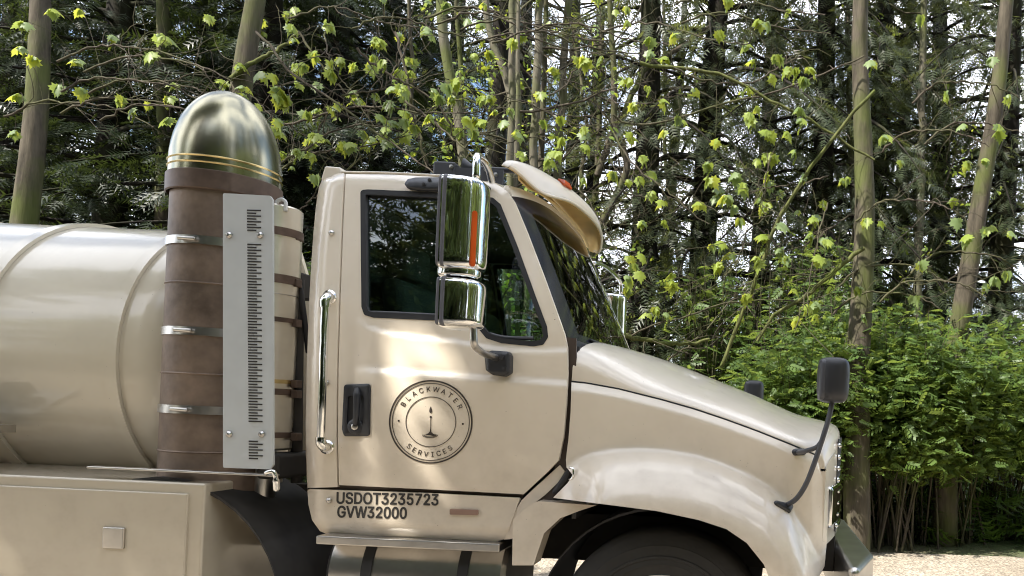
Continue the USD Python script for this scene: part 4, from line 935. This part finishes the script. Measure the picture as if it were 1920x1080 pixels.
rng = np.random.default_rng(51); bl = stage.CreateClassPrim('/World/broad_maple_class')
obj('trunk', tube(wander(rng, (0, 0, -.3), (0.02, 0, 1), 7, 12, 0.15), np.linspace(0.22, 0.08, 13), 12), M['bark_mid'], bl, True)
cl = rng.normal(size=(70, 3)); cl /= np.linalg.norm(cl, axis=1, keepdims=True); cl = cl * rng.uniform(0.5, 1, (70, 1)) * [2.5, 2.5, 3.6] + [0, 0, 5.0]
pos = np.repeat(cl, 60, 0) + rng.normal(size=(4200, 3)) * [.42, .42, .3]; a = rng.normal(size=(4200, 3)) * [1, 1, .4]; a, b, c = frames(a, rng, np.array([0, 0, 1.0])); s = rng.uniform(0.16, 0.3, (4200, 1))
obj('limbs', cat([tube(curve([(0, 0, 1.5 + 0.04 * i), q * [.5, .5, .8] + [0, 0, .8], q], 8), np.linspace(.05, .012, 8), 5, False) for i, q in enumerate(cl)]), M['bark_mid'], bl, True, kind='stuff')
obj('crown', leaf_soup(*OVAL3, a * s, b * s, c * s, pos), M['maple2'], bl, kind='stuff')
for i, (x, y, rz) in enumerate([(-12.5, -10.5, 0), (-8.2, -13, 60), (-4.2, -12.5, 120), (-0.4, -13.5, 200), (3.4, -12, 260), (7.0, -12.5, 10), (10.5, -10, 70), (12.0, -6, 150), (11.5, -1.5, 240), (-15.5, -6.5, 330), (8.8, -7.0, 90), (9.2, -3.6, 20), (13, 3, 111)]):
    copy(bl.GetPath(), 'broadleaf_tree', 'yellow green broadleaf tree across the yard, seen only in the chrome', 'tree', (x, y, 0), rz, (1, 1, 1.05), 'broadleaf trees across the yard')

# -------------------------------------------------- pale trunks (alders and maples)
def broadleaf(name, label, rng, trunk_px, y, w_px, mat, twigs=10, twig_len=1.6, leaves=0, leafmat=None, cat_='tree', lean=0.0, top=14.0, start=0.0):
    """A bare spring tree whose trunk runs through the given picture places at the distance y; goes down to the ground and up out of view."""
    t = thing(name, label, cat_)
    p = U(np.array(trunk_px, float)[:, 0], np.array(trunk_px, float)[:, 1], y); p = p[np.argsort(p[:, 2])]
    d0 = p[0] - p[1]; d0 = d0 / max(0.2, -d0[2]); d1 = p[-1] - p[-2]; d1 = d1 / max(0.2, d1[2])
    low = p[0] + np.clip(d0, -0.25, 0.25) * [1, 1, 0] * (p[0][2]) * 0.6 ; low[2] = -0.25
    hi = p[-1] + np.clip(d1, -0.2, 0.2) * [1, 1, 0] * (top - p[-1][2]) * 0.5; hi[2] = top
    c = curve(np.vstack([low, p, hi]), 40); c[1:-1, :2] += rng.normal(size=(38, 2)) * 0.012
    r = w_px / 2 * (D + y) / F; zz = c[:, 2]; rad = r * np.interp(zz, [0, 0.6, 3, top], [1.5, 1.15, 1.0, 0.35])
    obj('trunk', tube(c, rad, 12), mat, t, True)
    tw, lp, la = [], [], []
    for i in range(twigs):
        z0 = rng.uniform(1.8, 9.5); b = np.array([np.interp(z0, zz, c[:, 0]), np.interp(z0, zz, c[:, 1]), z0]); az = rng.uniform(0, 2 * np.pi)
        d = np.array([math.cos(az), math.sin(az) * 0.7, rng.uniform(0.1, 0.9)]); ln = twig_len * rng.uniform(0.5, 1.4); w = wander(rng, b, d, ln, 9, 0.5, -0.1); tw.append(tube(w, np.linspace(0.016, 0.004, 10) * (0.6 + 0.5 * ln / twig_len), 5, False))
        for j in range(4):
            k = rng.integers(2, 9); w2 = wander(rng, w[k], w[min(9, k + 1)] - w[k - 1] + rng.normal(size=3) * 0.12, ln * rng.uniform(0.2, 0.5), 6, 0.5); tw.append(tube(w2, np.linspace(0.006, 0.0025, 7), 4, False))
            if leaves: lp += [w2[-1] + rng.normal(size=3) * 0.05 for _ in range(leaves)]
    if tw: obj('branches', cat(tw), M['twig'], t, True, kind='stuff')
    if lp:
        lp = np.array(lp); n = len(lp); a = rng.normal(size=(n, 3)) * [1, 1, 0.5] + [0, 0, -0.5]; a, b, c_ = frames(a, rng, np.array([0, -0.4, 0.8])); sz = rng.uniform(0.05, 0.11, (n, 1))
        obj('leaves', leaf_soup(*OVAL3, a * sz, b * sz, c_ * sz, lp), leafmat or M['alderleaf'], t, kind='stuff')
    return t


PT = [
    ('alder_tree', 'pale alder trunk leaning slightly right above the roof bracket', [(832, 60), (836, 95), (845, 160), (862, 230), (868, 305)], 7.3, 23, 'bark_pale', 8),
    ('alder_tree', 'thin grey alder close beside the pale leaning trunk above the roof bracket', [(858, 60), (861, 95), (866, 160), (868, 215), (872, 320)], 8.0, 11, 'bark_mid', 6),
    ('alder_tree', 'pale slim trunk immediately right of the thick dark trunk', [(918, 60), (928, 95), (950, 150), (957, 200), (962, 310)], 7.4, 17, 'bark_pale', 6),
    ('alder_tree', 'pale straight trunk behind the rear tip of the sun visor', [(966, 60), (966, 95), (968, 200), (966, 310)], 7.1, 19, 'bark_pale', 6),
    ('alder_tree', 'brown lit trunk rising behind the top of the sun visor', [(1010, 60), (1008, 95), (1004, 200), (999, 310)], 7.2, 19, 'bark_pale', 6),
    ('alder_tree', 'thin dull trunk close to the right of the brown lit trunk', [(1022, 60), (1021, 95), (1018, 200), (1015, 312)], 8.1, 13, 'bark_mid', 6),
    ('alder_tree', 'pale trunk above the amber visor lamp', [(1062, 60), (1059, 95), (1052, 200), (1046, 318)], 7.5, 18, 'bark_pale', 7),
    ('alder_tree', 'thin dark stem left of the forked dark trunk by the visor', [(1128, 90), (1128, 150), (1124, 220), (1120, 317), (1113, 392), (1106, 500)], 8.4, 12, 'bark_mid', 8),
    ('alder_tree', 'slim grey stem in the gap left of the leaning alder', [(770, 60), (776, 130), (768, 200), (786, 260), (802, 320)], 8.2, 9, 'bark_mid', 8),
    ('alder_tree', 'thin stem seen between the two dark trunks over the hood', [(1246, 200), (1250, 330), (1262, 420), (1282, 560), (1290, 640)], 12.0, 10, 'bark_mid', 10),
    ('alder_tree', 'slim pale stem seen through the far door window', [(952, 480), (951, 560), (950, 640)], 5.6, 15, 'bark_pale', 4),
    ('alder_tree', 'slim bright stem seen through the far door window beside the dashboard', [(969, 480), (970, 560), (972, 640)], 5.3, 9, 'bark_pale', 4),
    ('alder_tree', 'thin pale alder just beyond the front of the hood', [(1590, 100), (1600, 400), (1604, 600)], 9.5, 14, 'bark_pale', 10),
    ('alder_tree', 'pale alder at the right among the cedars', [(1730, 100), (1725, 400), (1720, 600)], 8.8, 18, 'bark_pale', 12),
]
for i, (nm, lab, px_, y, w, mt_, tw_) in enumerate(PT):
    broadleaf(nm, lab, np.random.default_rng(100 + i), px_, y, w, M[mt_], tw_, 1.5, leaves=7)
# forked dark maple right of the visor
fk = thing('maple_tree', 'dark forked maple with bare crooked limbs right of the sun visor', 'tree')
def limb(parent, px_, y, w0, w1, mat=None, name='limb', n=24, sides=9, wob=0.01, rng=np.random.default_rng(77)):
    px_ = np.array(px_, float); yy = np.linspace(*y, len(px_)) if np.ndim(y) else y
    c = curve(U(px_[:, 0], px_[:, 1], yy), n); c[1:-1] += rng.normal(size=(n - 2, 3)) * wob
    k = (D + np.mean(y)) / F / 2
    obj(name, tube(c, np.linspace(w0, w1, n) * k, sides), M[mat or 'bark_mid'], parent, True); return c
b0 = U(1106, 560, 7.2); low = b0.copy(); low[2] = -0.2
ck = curve(np.vstack([low, b0, U(1110, 491, 7.2), U(1132, 411, 7.2), U(1160, 359, 7.2), U(1176, 312, 7.2), U(1162, 262, 7.2), U(1152, 232, 7.2), U(1151, 137, 7.2), U(1146, 60, 7.2), U(1142, -60, 7.2)]), 60)
obj('trunk', tube(ck, np.interp(np.arange(60), [0, 20, 59], [22, 16, 10]) * (D + 7.2) / F / 2, 12), M['bark_mid'], fk, True)
limb(fk, [(1120, 330), (1136, 285), (1150, 250), (1165, 227), (1190, 165), (1208, 132), (1250, 105), (1290, 80), (1340, 40)], (7.3, 8.0), 13, 8)
limb(fk, [(1110, 480), (1096, 400), (1090, 330), (1100, 250), (1094, 180), (1080, 95), (1075, 40)], (7.2, 8.2), 9, 5)
rgk = np.random.default_rng(5); tw = []
for i in range(60):
    b = ck[rgk.integers(18, 58)]; d = rgk.normal(size=3) * [1, .6, .5] + [0, 0, .4]; w = wander(rgk, b, d, rgk.uniform(0.5, 1.8), 9, 0.6); tw.append(tube(w, np.linspace(0.011, 0.003, 10), 4, False))
    for j in range(3): k = rgk.integers(2, 8); w2 = wander(rgk, w[k], rgk.normal(size=3), 0.5, 6, 0.5); tw.append(tube(w2, np.linspace(0.005, 0.002, 7), 4, False))
obj('twigs', cat(tw), M['twig'], fk, True, kind='stuff')

# -------------------------------------------------- young-leaved maples whose boughs cross the view
LEFT_B = [([(430, 150), (474, 118), (500, 104), (523, 93), (560, 60)], 13, 7), ([(480, 60), (512, 93), (549, 141), (590, 168), (636, 194), (681, 233), (737, 270), (807, 320), (830, 345)], 7, 4), ([(480, 245), (540, 233), (627, 210), (678, 200), (731, 202), (793, 211), (864, 212), (905, 206)], 7, 3),
          ([(470, 350), (518, 326), (566, 292), (627, 281), (689, 274), (723, 266), (760, 255)], 7, 3), ([(480, 345), (518, 312), (560, 285), (588, 270), (608, 253), (650, 239), (700, 228), (745, 224)], 6, 3), ([(760, 190), (818, 233), (850, 262), (886, 292), (910, 318)], 7, 4),
          ([(640, 180), (678, 174), (712, 169), (734, 143), (752, 110), (770, 70)], 5, 3), ([(670, 90), (700, 121), (751, 152), (813, 188), (841, 225), (860, 250)], 7, 4), ([(560, 60), (600, 120), (640, 165), (668, 195), (690, 215), (700, 240)], 6, 3), ([(740, 60), (758, 120), (770, 180), (788, 260), (800, 300)], 8, 5),
          ([(520, 330), (545, 300), (575, 275), (600, 240), (612, 215)], 4, 2), ([(610, 60), (618, 110), (650, 160), (672, 180)], 4, 2), ([(860, 262), (885, 250), (930, 266), (975, 262), (1012, 248)], 3, 2), ([(560, 400), (590, 370), (640, 330), (668, 300)], 4, 2), ([(470, 180), (500, 210), (520, 250), (525, 300)], 3, 2)]
RIGHT_B = [([(1150, 215), (1156, 227), (1198, 234), (1283, 217), (1349, 196), (1425, 180), (1490, 160), (1548, 137), (1620, 105)], 6, 4), ([(1264, 128), (1300, 146), (1330, 154), (1401, 156), (1453, 132), (1510, 95)], 5, 3), ([(1200, 118), (1264, 125), (1349, 137), (1425, 177), (1496, 213), (1552, 246), (1640, 300)], 10, 6),
           ([(1640, 170), (1552, 270), (1496, 354), (1463, 402), (1425, 505), (1387, 600), (1352, 690)], 9, 11), ([(1620, 465), (1552, 520), (1510, 557), (1449, 595), (1420, 640)], 13, 8), ([(1150, 617), (1180, 632), (1230, 640), (1285, 645), (1330, 636)], 14, 8), ([(1180, 632), (1230, 606), (1280, 595), (1360, 570), (1440, 562), (1560, 575)], 5, 3),
           ([(1151, 250), (1170, 285), (1200, 320), (1240, 350), (1290, 395), (1330, 420)], 5, 2), ([(1170, 360), (1210, 372), (1250, 410), (1270, 430)], 4, 2), ([(1552, 330), (1500, 345), (1440, 352), (1400, 330)], 4, 2), ([(1600, 400), (1552, 430), (1480, 470), (1420, 480), (1370, 478)], 4, 2), ([(1400, 420), (1390, 470), (1360, 520), (1320, 545)], 3, 2),
           ([(1552, 380), (1530, 460), (1510, 560), (1490, 620)], 4, 3), ([(1440, 320), (1430, 380), (1440, 420)], 3, 2), ([(1100, 300), (1080, 340), (1105, 380), (1180, 500), (1200, 520)], 3, 2), ([(1000, 180), (1050, 170), (1080, 130), (1110, 100)], 4, 3), ([(930, 205), (980, 190), (1040, 215), (1090, 235), (1156, 227)], 3, 2), ([(1230, 690), (1290, 650), (1340, 600), (1380, 560), (1440, 540)], 5, 3)]
LEFT_L = [(591, 100), (491, 136), (512, 141), (521, 166, 1.5), (530, 178, 1.5), (518, 180, 1.3), (557, 157), (595, 157), (552, 121), (571, 122), (664, 122), (695, 121), (720, 114), (771, 111), (748, 132), (771, 135), (667, 174), (671, 187), (733, 166), (751, 160), (755, 177), (729, 191), (838, 160), (810, 169), (824, 180), (850, 181), (712, 218, 1.2), (760, 211), (740, 231), (757, 225), (776, 236), (807, 217, 1.3), (836, 225, 1.2), (875, 222), (892, 222), (903, 229), (886, 242), (577, 211), (598, 207), (622, 204), (633, 222), (521, 225, 1.2), (515, 242, 1.3), (594, 253), (582, 263), (612, 264), (532, 287), (554, 281), (641, 267), (658, 270), (678, 247), (695, 259), (719, 253), (731, 264), (751, 253), (861, 242), (549, 315), (484, 198), (478, 215), (620, 135), (640, 110), (905, 182), (700, 105), (590, 330), (668, 330)]
RIGHT_L = [(920, 98), (920, 181), (931, 209), (959, 205), (945, 228), (970, 250), (980, 288), (1217, 97), (1099, 111), (1127, 109), (1045, 144), (1014, 175), (1019, 227), (1215, 163), (1300, 168), (1274, 220), (1281, 229), (1390, 173), (1415, 116), (1456, 104), (1446, 142), (1491, 128), (1510, 147), (1500, 203), (1500, 225), (1099, 248), (1099, 274), (1033, 288), (1033, 302), (1151, 324), (1094, 335), (1222, 324), (1222, 361), (1205, 416), (1330, 307), (1330, 335), (1349, 354), (1380, 326, 1.3), (1392, 345, 1.3), (1368, 369), (1345, 369), (1378, 387), (1444, 340, 1.2), (1463, 359), (1425, 373), (1439, 383), (1496, 397), (1543, 378), (1531, 406), (1387, 411), (1354, 456), (1373, 477), (1534, 482), (1189, 496), (1198, 510), (1179, 520), (1472, 482), (1491, 284), (1434, 468), (1543, 449), (1180, 545), (1205, 480), (1250, 590), (1300, 585), (1420, 300), (1510, 330), (1465, 420), (1520, 440)]


_rx = np.random.default_rng(61); RIGHT_L += [(float(u), float(v)) for u, v in zip(_rx.uniform(1170, 1550, 34), _rx.uniform(300, 600, 34))] + [(float(u), float(v)) for u, v in zip(_rx.uniform(1040, 1553, 26), _rx.uniform(95, 300, 26))]
LEFT_L += [(float(u), float(v)) for u, v in zip(_rx.uniform(480, 900, 14), _rx.uniform(95, 290, 14))]


def leafy_maple(label, boughs, nodes, seed, ybase, root):
    rng = np.random.default_rng(seed); t = thing('maple_tree', label, 'tree'); tips = []
    rt = np.array(root, float); obj('trunk', tube(wander(rng, rt - [0, 0, .3], (0.02, 0, 1), 9.0, 14, 0.10), np.linspace(0.17, 0.07, 15), 12), M['bark_mid'], t, True)
    tw = []
    for i, (px_, w0, w1) in enumerate(boughs):
        y = ybase + rng.uniform(-0.5, 0.7); px2 = np.array(px_, float)
        c = limb(t, px2, (y, y + rng.uniform(-0.5, 0.5)), w0 * .72, w1 * .72, 'twig' if w0 < 9 else 'moss', 'bough', 24, 7, 0.008, rng); tips.append(c)
        for j in range(8):
            k = rng.integers(3, 22); d = c[min(23, k + 1)] - c[k - 1]; w = wander(rng, c[k], d / np.linalg.norm(d) * 0.6 + rng.normal(size=3) * 0.6 + [0, 0, .15], rng.uniform(0.25, 0.9), 8, 0.5); tw.append(tube(w, np.linspace(0.005, 0.002, 9), 4, False))
    P = np.vstack(tips); n_l = 0; extra = []
    for q in nodes:
        u, v, s = (*q, 1.0)[:3]; y = ybase + rng.uniform(-0.6, 0.6); node = U(u, v - 6, y)
        j = np.argmin(np.linalg.norm(P - node, axis=1)); m = (P[j] + node) / 2 + [0, 0, 0.08]; tw.append(tube(curve([P[j], m, node], 8), np.linspace(0.0035, 0.002, 8), 4, False))
        k = rng.integers(3, 6)
        for a in range(k):
            az = rng.uniform(0, 2 * np.pi); d = np.array([math.cos(az), math.sin(az), -rng.uniform(0.5, 2.4)]); d /= np.linalg.norm(d)
            A_, B_, C_ = frames(d[None], rng, np.array([math.cos(az), math.sin(az), 1.2])); sz = s * rng.choice([0.06, 0.09, 0.115, 0.14]) * rng.uniform(0.85, 1.15)
            st = node + d * 0.03; lv = leaf_soup(*MAPLE, A_ * sz, B_ * sz * rng.uniform(0.75, 1.0), C_ * sz, st[None])
            if n_l < 300:
                obj('leaf', lv, M['maple' if rng.random() < 0.5 else 'maple2'], t, 60); n_l += 1
            else: extra.append(lv)
        if rng.random() < 0.18:                                     # hanging flower tassel
            fl = [hull([node + [0.012 * math.sin(z * 40), 0.01, -0.05 - z]], 0.011, 1) for z in np.linspace(0, rng.uniform(0.08, 0.14), 7)]
            obj('flower_tassel', cat(fl), M['maple'], t, True, kind='stuff')
    if extra: obj('more_leaves', cat(extra), M['maple'], t, kind='stuff')
    obj('twigs', cat(tw), M['twig'], t, True, kind='stuff')


leafy_maple('maple with yellow green young leaves on thin boughs above the cab roof', LEFT_B, LEFT_L, 21, 4.4, (U(330, 300, 4.6)[0], 4.9, 0))
leafy_maple('maple with drooping young leaves on boughs over the hood', RIGHT_B, RIGHT_L, 22, 4.6, (U(1640, 300, 5.4)[0], 5.4, 0))
rgn = np.random.default_rng(31)
OUT_L = [(u, v) for u, v in zip(rgn.uniform(20, 460, 26), rgn.uniform(10, 260, 26))]; OUT_LB = [([(u, v), (u + 90, v - 30), (u + 190, v - 20), (u + 280, v + 20)], 6, 3) for u, v in zip(rgn.uniform(0, 250, 7), rgn.uniform(20, 250, 7))]
leafy_maple('maple with young leaves over the vacuum tank', OUT_LB, OUT_L, 23, 4.6, (U(20, 300, 5.2)[0], 5.2, 0))
OUT_T = [(u, v) for u, v in zip(rgn.uniform(480, 1500, 40), rgn.uniform(-20, 85, 40))]; OUT_TB = [([(u, v), (u + 90, v - 20), (u + 190, v + 10), (u + 280, v + 20)], 5, 3) for u, v in zip(rgn.uniform(480, 1300, 12), rgn.uniform(0, 85, 12))]
leafy_maple('maple holding its highest young leaves above the cab', OUT_TB, OUT_T, 24, 5.2, (U(300, 300, 8.4)[0], 8.4, 0))
OUT_R = [(u, v) for u, v in zip(rgn.uniform(1570, 1900, 30), rgn.uniform(30, 600, 30))]; OUT_RB = [([(u, v), (u + 60, v - 40), (u + 120, v - 40), (u + 200, v - 10)], 6, 3) for u, v in zip(rgn.uniform(1560, 1750, 8), rgn.uniform(50, 600, 8))]
leafy_maple('maple with young leaves right of the hood mirror', OUT_RB, OUT_R, 25, 5.0, (U(1800, 300, 6.4)[0], 6.4, 0))


# -------------------------------------------------- shrubs
def shrub(name, label, seed, c, rad, n, mat, size, twigs=40, group=None, category='shrub', lay=0.14):
    rng = np.random.default_rng(seed); t = thing(name, label, category, group); c = np.array(c, float); tw, pos, nrm = [], [], []
    nb = twigs
    for i in range(nb):
        d = rng.normal(size=3) * [1, 1, .6]; d[2] = abs(d[2]) + 0.15; d /= np.linalg.norm(d); e = c + d * rad * rng.uniform(0.55, 1.05) * [1, 1, 1]
        base = np.array([c[0] + rng.normal() * rad[0] * .2, c[1] + rng.normal() * rad[1] * .2, 0.0]); w = curve([base, (base + e) / 2 + [0, 0, rad[2] * 0.25], e], 12); tw.append(tube(w, np.linspace(0.016, 0.004, 12), 4, False))
        m = n // nb; s = rng.uniform(0.3, 1.0, m) ** 0.7; p = np.stack([np.interp(s, np.linspace(0, 1, 12), w[:, j]) for j in range(3)], -1)
        sp_ = rng.normal(size=(m, 3)) * [0.27, 0.27, 0.07] * np.linalg.norm(rad) / 1.8; sp_[:, 2] -= 0.25 * np.hypot(sp_[:, 0], sp_[:, 1]); pos.append(p + sp_)
    pos = np.vstack(pos); m = len(pos); a = rng.normal(size=(m, 3)) * [1, 1, .3] + [0, 0, -.25]; a, b, k = frames(a, rng, np.array([0, -.25, 1.0])); sz = size * rng.uniform(0.55, 1.7, (m, 1)) * rng.choice([0.7, 1.0, 1.15], (m, 1))
    obj('stems', cat(tw), M['twig'], t, True, kind='stuff'); obj('foliage', leaf_soup(*SPRAY, a * sz, b * sz, k * sz, pos), mat, t, kind='stuff')


def sc(u, v, y): return U(u, v, y)
SH = [('slender bright sapling left of the right hand maple boughs', 1330, 560, 6.8, (.5, .5, .9), 650, 0.15), ('tall loose bright sapling over the front of the hood', 1455, 580, 7.2, (.9, .7, 1.0), 900, 0.15), ('loose leafy sapling beside the hood mirror top', 1545, 520, 7.6, (.8, .7, 1.0), 1300, 0.15), ('leafy bright green bush behind the front of the hood', 1500, 725, 5.6, (.85, .8, .9), 5200, 0.15), ('tall bright bush at the hood mirror', 1580, 690, 6.4, (1.0, .8, 1.15), 5600, 0.15), ('green bush right of the hood mirror', 1680, 710, 6.0, (1.1, .9, 1.1), 7040, 0.15),
      ('darker bush behind the middle of the hood', 1405, 790, 6.8, (.8, .7, .8), 3960, 0.15), ('bush at the right edge of the gravel', 1790, 720, 6.6, (1.2, .9, 1.1), 7040, 0.15),
      ('far right bush under the cedars', 1900, 700, 7.2, (1.2, .9, 1.3), 7040, 0.15), ('bush glimpsed through the cab windows', 945, 680, 7.0, (.8, .6, .75), 3080, 0.15), ('bush behind the muffler', 560, 620, 6.2, (1.0, .8, 1.3), 6160, 0.15)]
for i, (lab, u, v, y, rad, n, sz) in enumerate(SH):
    c = sc(u, v, y); c[2] = max(0.5, c[2]); shrub('leafy_bush', lab, 300 + i, c, np.array(rad), n, M['shrub'] if i not in (6, 10) else M['fern'], sz, 46)
# understory mass and far wood
rng = np.random.default_rng(9); n = 22000
x = rng.uniform(-40, 34, n); y = rng.uniform(20, 34, n); hgt = np.interp(x / (y + D) * F + PU, [-800, 300, 900, 1080, 1180, 1420, 1520, 2200], [11, 11, 9, 2.0, 0.5, 0.5, 1.5, 8]); z = rng.random(n) ** 0.8 * hgt * (0.75 + 0.5 * meshkit.noise(np.stack([x * 0.4, y * 0.2, x * 0], -1)))
a = rng.normal(size=(n, 3)) + [0, 0, -.6]; a, b, c = frames(a, rng, np.array([0, -.3, 1.0])); s = rng.uniform(0.4, 0.9, (n, 1))
obj('far_wood', leaf_soup(*FROND, a * s, b * s, c * s, np.stack([x, y, z], -1)), M['fir'], kind='stuff', label='dark dense far wood filling the gaps low behind the nearer trees', category='wood')
n = 9000; x = rng.uniform(-14, 14, n); y = np.where(rng.random(n) < 0.45, rng.uniform(6.3, 7.6, n), rng.uniform(6.6, 16, n)); z = rng.random(n) ** 1.5 * np.where(y < 7.6, 0.65, 0.9)
a = rng.normal(size=(n, 3)) * [1, 1, .4] + [0, 0, .3]; a, b, c = frames(a, rng, np.array([0, 0, 1.0])); s = rng.uniform(0.25, 0.6, (n, 1))
obj('ferns', leaf_soup(*FROND, a * s, b * s, c * s, np.stack([x, y, z], -1)), M['fern'], kind='stuff', label='low green ferns covering the forest floor behind the yard', category='ferns')

# -------------------------------------------------- the tree whose crown shades the truck: across the yard, its boughs overhead
PATCH = Polygon([(758, 612), (812, 608), (812, 716), (790, 750), (760, 785), (738, 795), (742, 700), (746, 650)])
rng = np.random.default_rng(41)
sh = thing('yard_maple', 'big maple in full leaf overhanging the yard, seen only mirrored in the chrome', 'tree')
tw = []; rt = np.array([-9.5, -9.5, -0.3]); tk_ = wander(rng, rt, (0.1, 0.12, 1), 9, 14, 0.12); obj('trunk', tube(tk_, np.linspace(0.34, 0.16, 15), 14), M['bark_mid'], sh, True)
n = 12500
q = np.stack([np.where(rng.random(n) < 0.3, rng.uniform(-1.2, 1.0, n), rng.uniform(-6.0, 1.1, n)), rng.uniform(-0.5, 2.2, n), np.where(rng.random(n) < 0.6, rng.uniform(0.7, 2.9, n), 2.0)], -1); zc = rng.uniform(8.2, 11.0, n)
pos = q + S * ((zc - q[:, 2]) / S[2])[:, None] + rng.normal(size=(n, 3)) * 0.12
ends = [pos[k] for k in rng.integers(0, n, 24)]
for e in ends:
    b_ = tk_[rng.integers(8, 14)]; w = curve([b_, (b_ + e) / 2 + [0, 0, .9], e], 14); w[1:-1] += rng.normal(size=(12, 3)) * .05
    hu, hv = PX(w - S * (w[:, 1] / S[1])[:, None])
    if not contains_xy(PATCH.buffer(45), hu, hv).any(): tw.append(tube(w, np.linspace(0.08, 0.02, 14), 6, False))
t_ = pos[:, 1] / S[1]; hit = pos - S * t_[:, None]; hu, hv = PX(hit)
keep = ~contains_xy(PATCH.buffer(26), hu, hv); pos = pos[keep]; near = contains_xy(PATCH.buffer(165), hu, hv)[keep]
a = rng.normal(size=(len(pos), 3)) * [1, 1, .4]; a, b, c = frames(a, rng, S * 1.0); s = rng.uniform(0.14, 0.26, (len(pos), 1)) * np.where(near, 0.42, 1.0)[:, None]
obj('boughs', cat(tw), M['bark_mid'], sh, True, kind='stuff'); obj('crown', leaf_soup(*OVAL3, a * s * 1.25, b * s * 1.5, c * s, pos), M['maple2'], sh, kind='stuff')
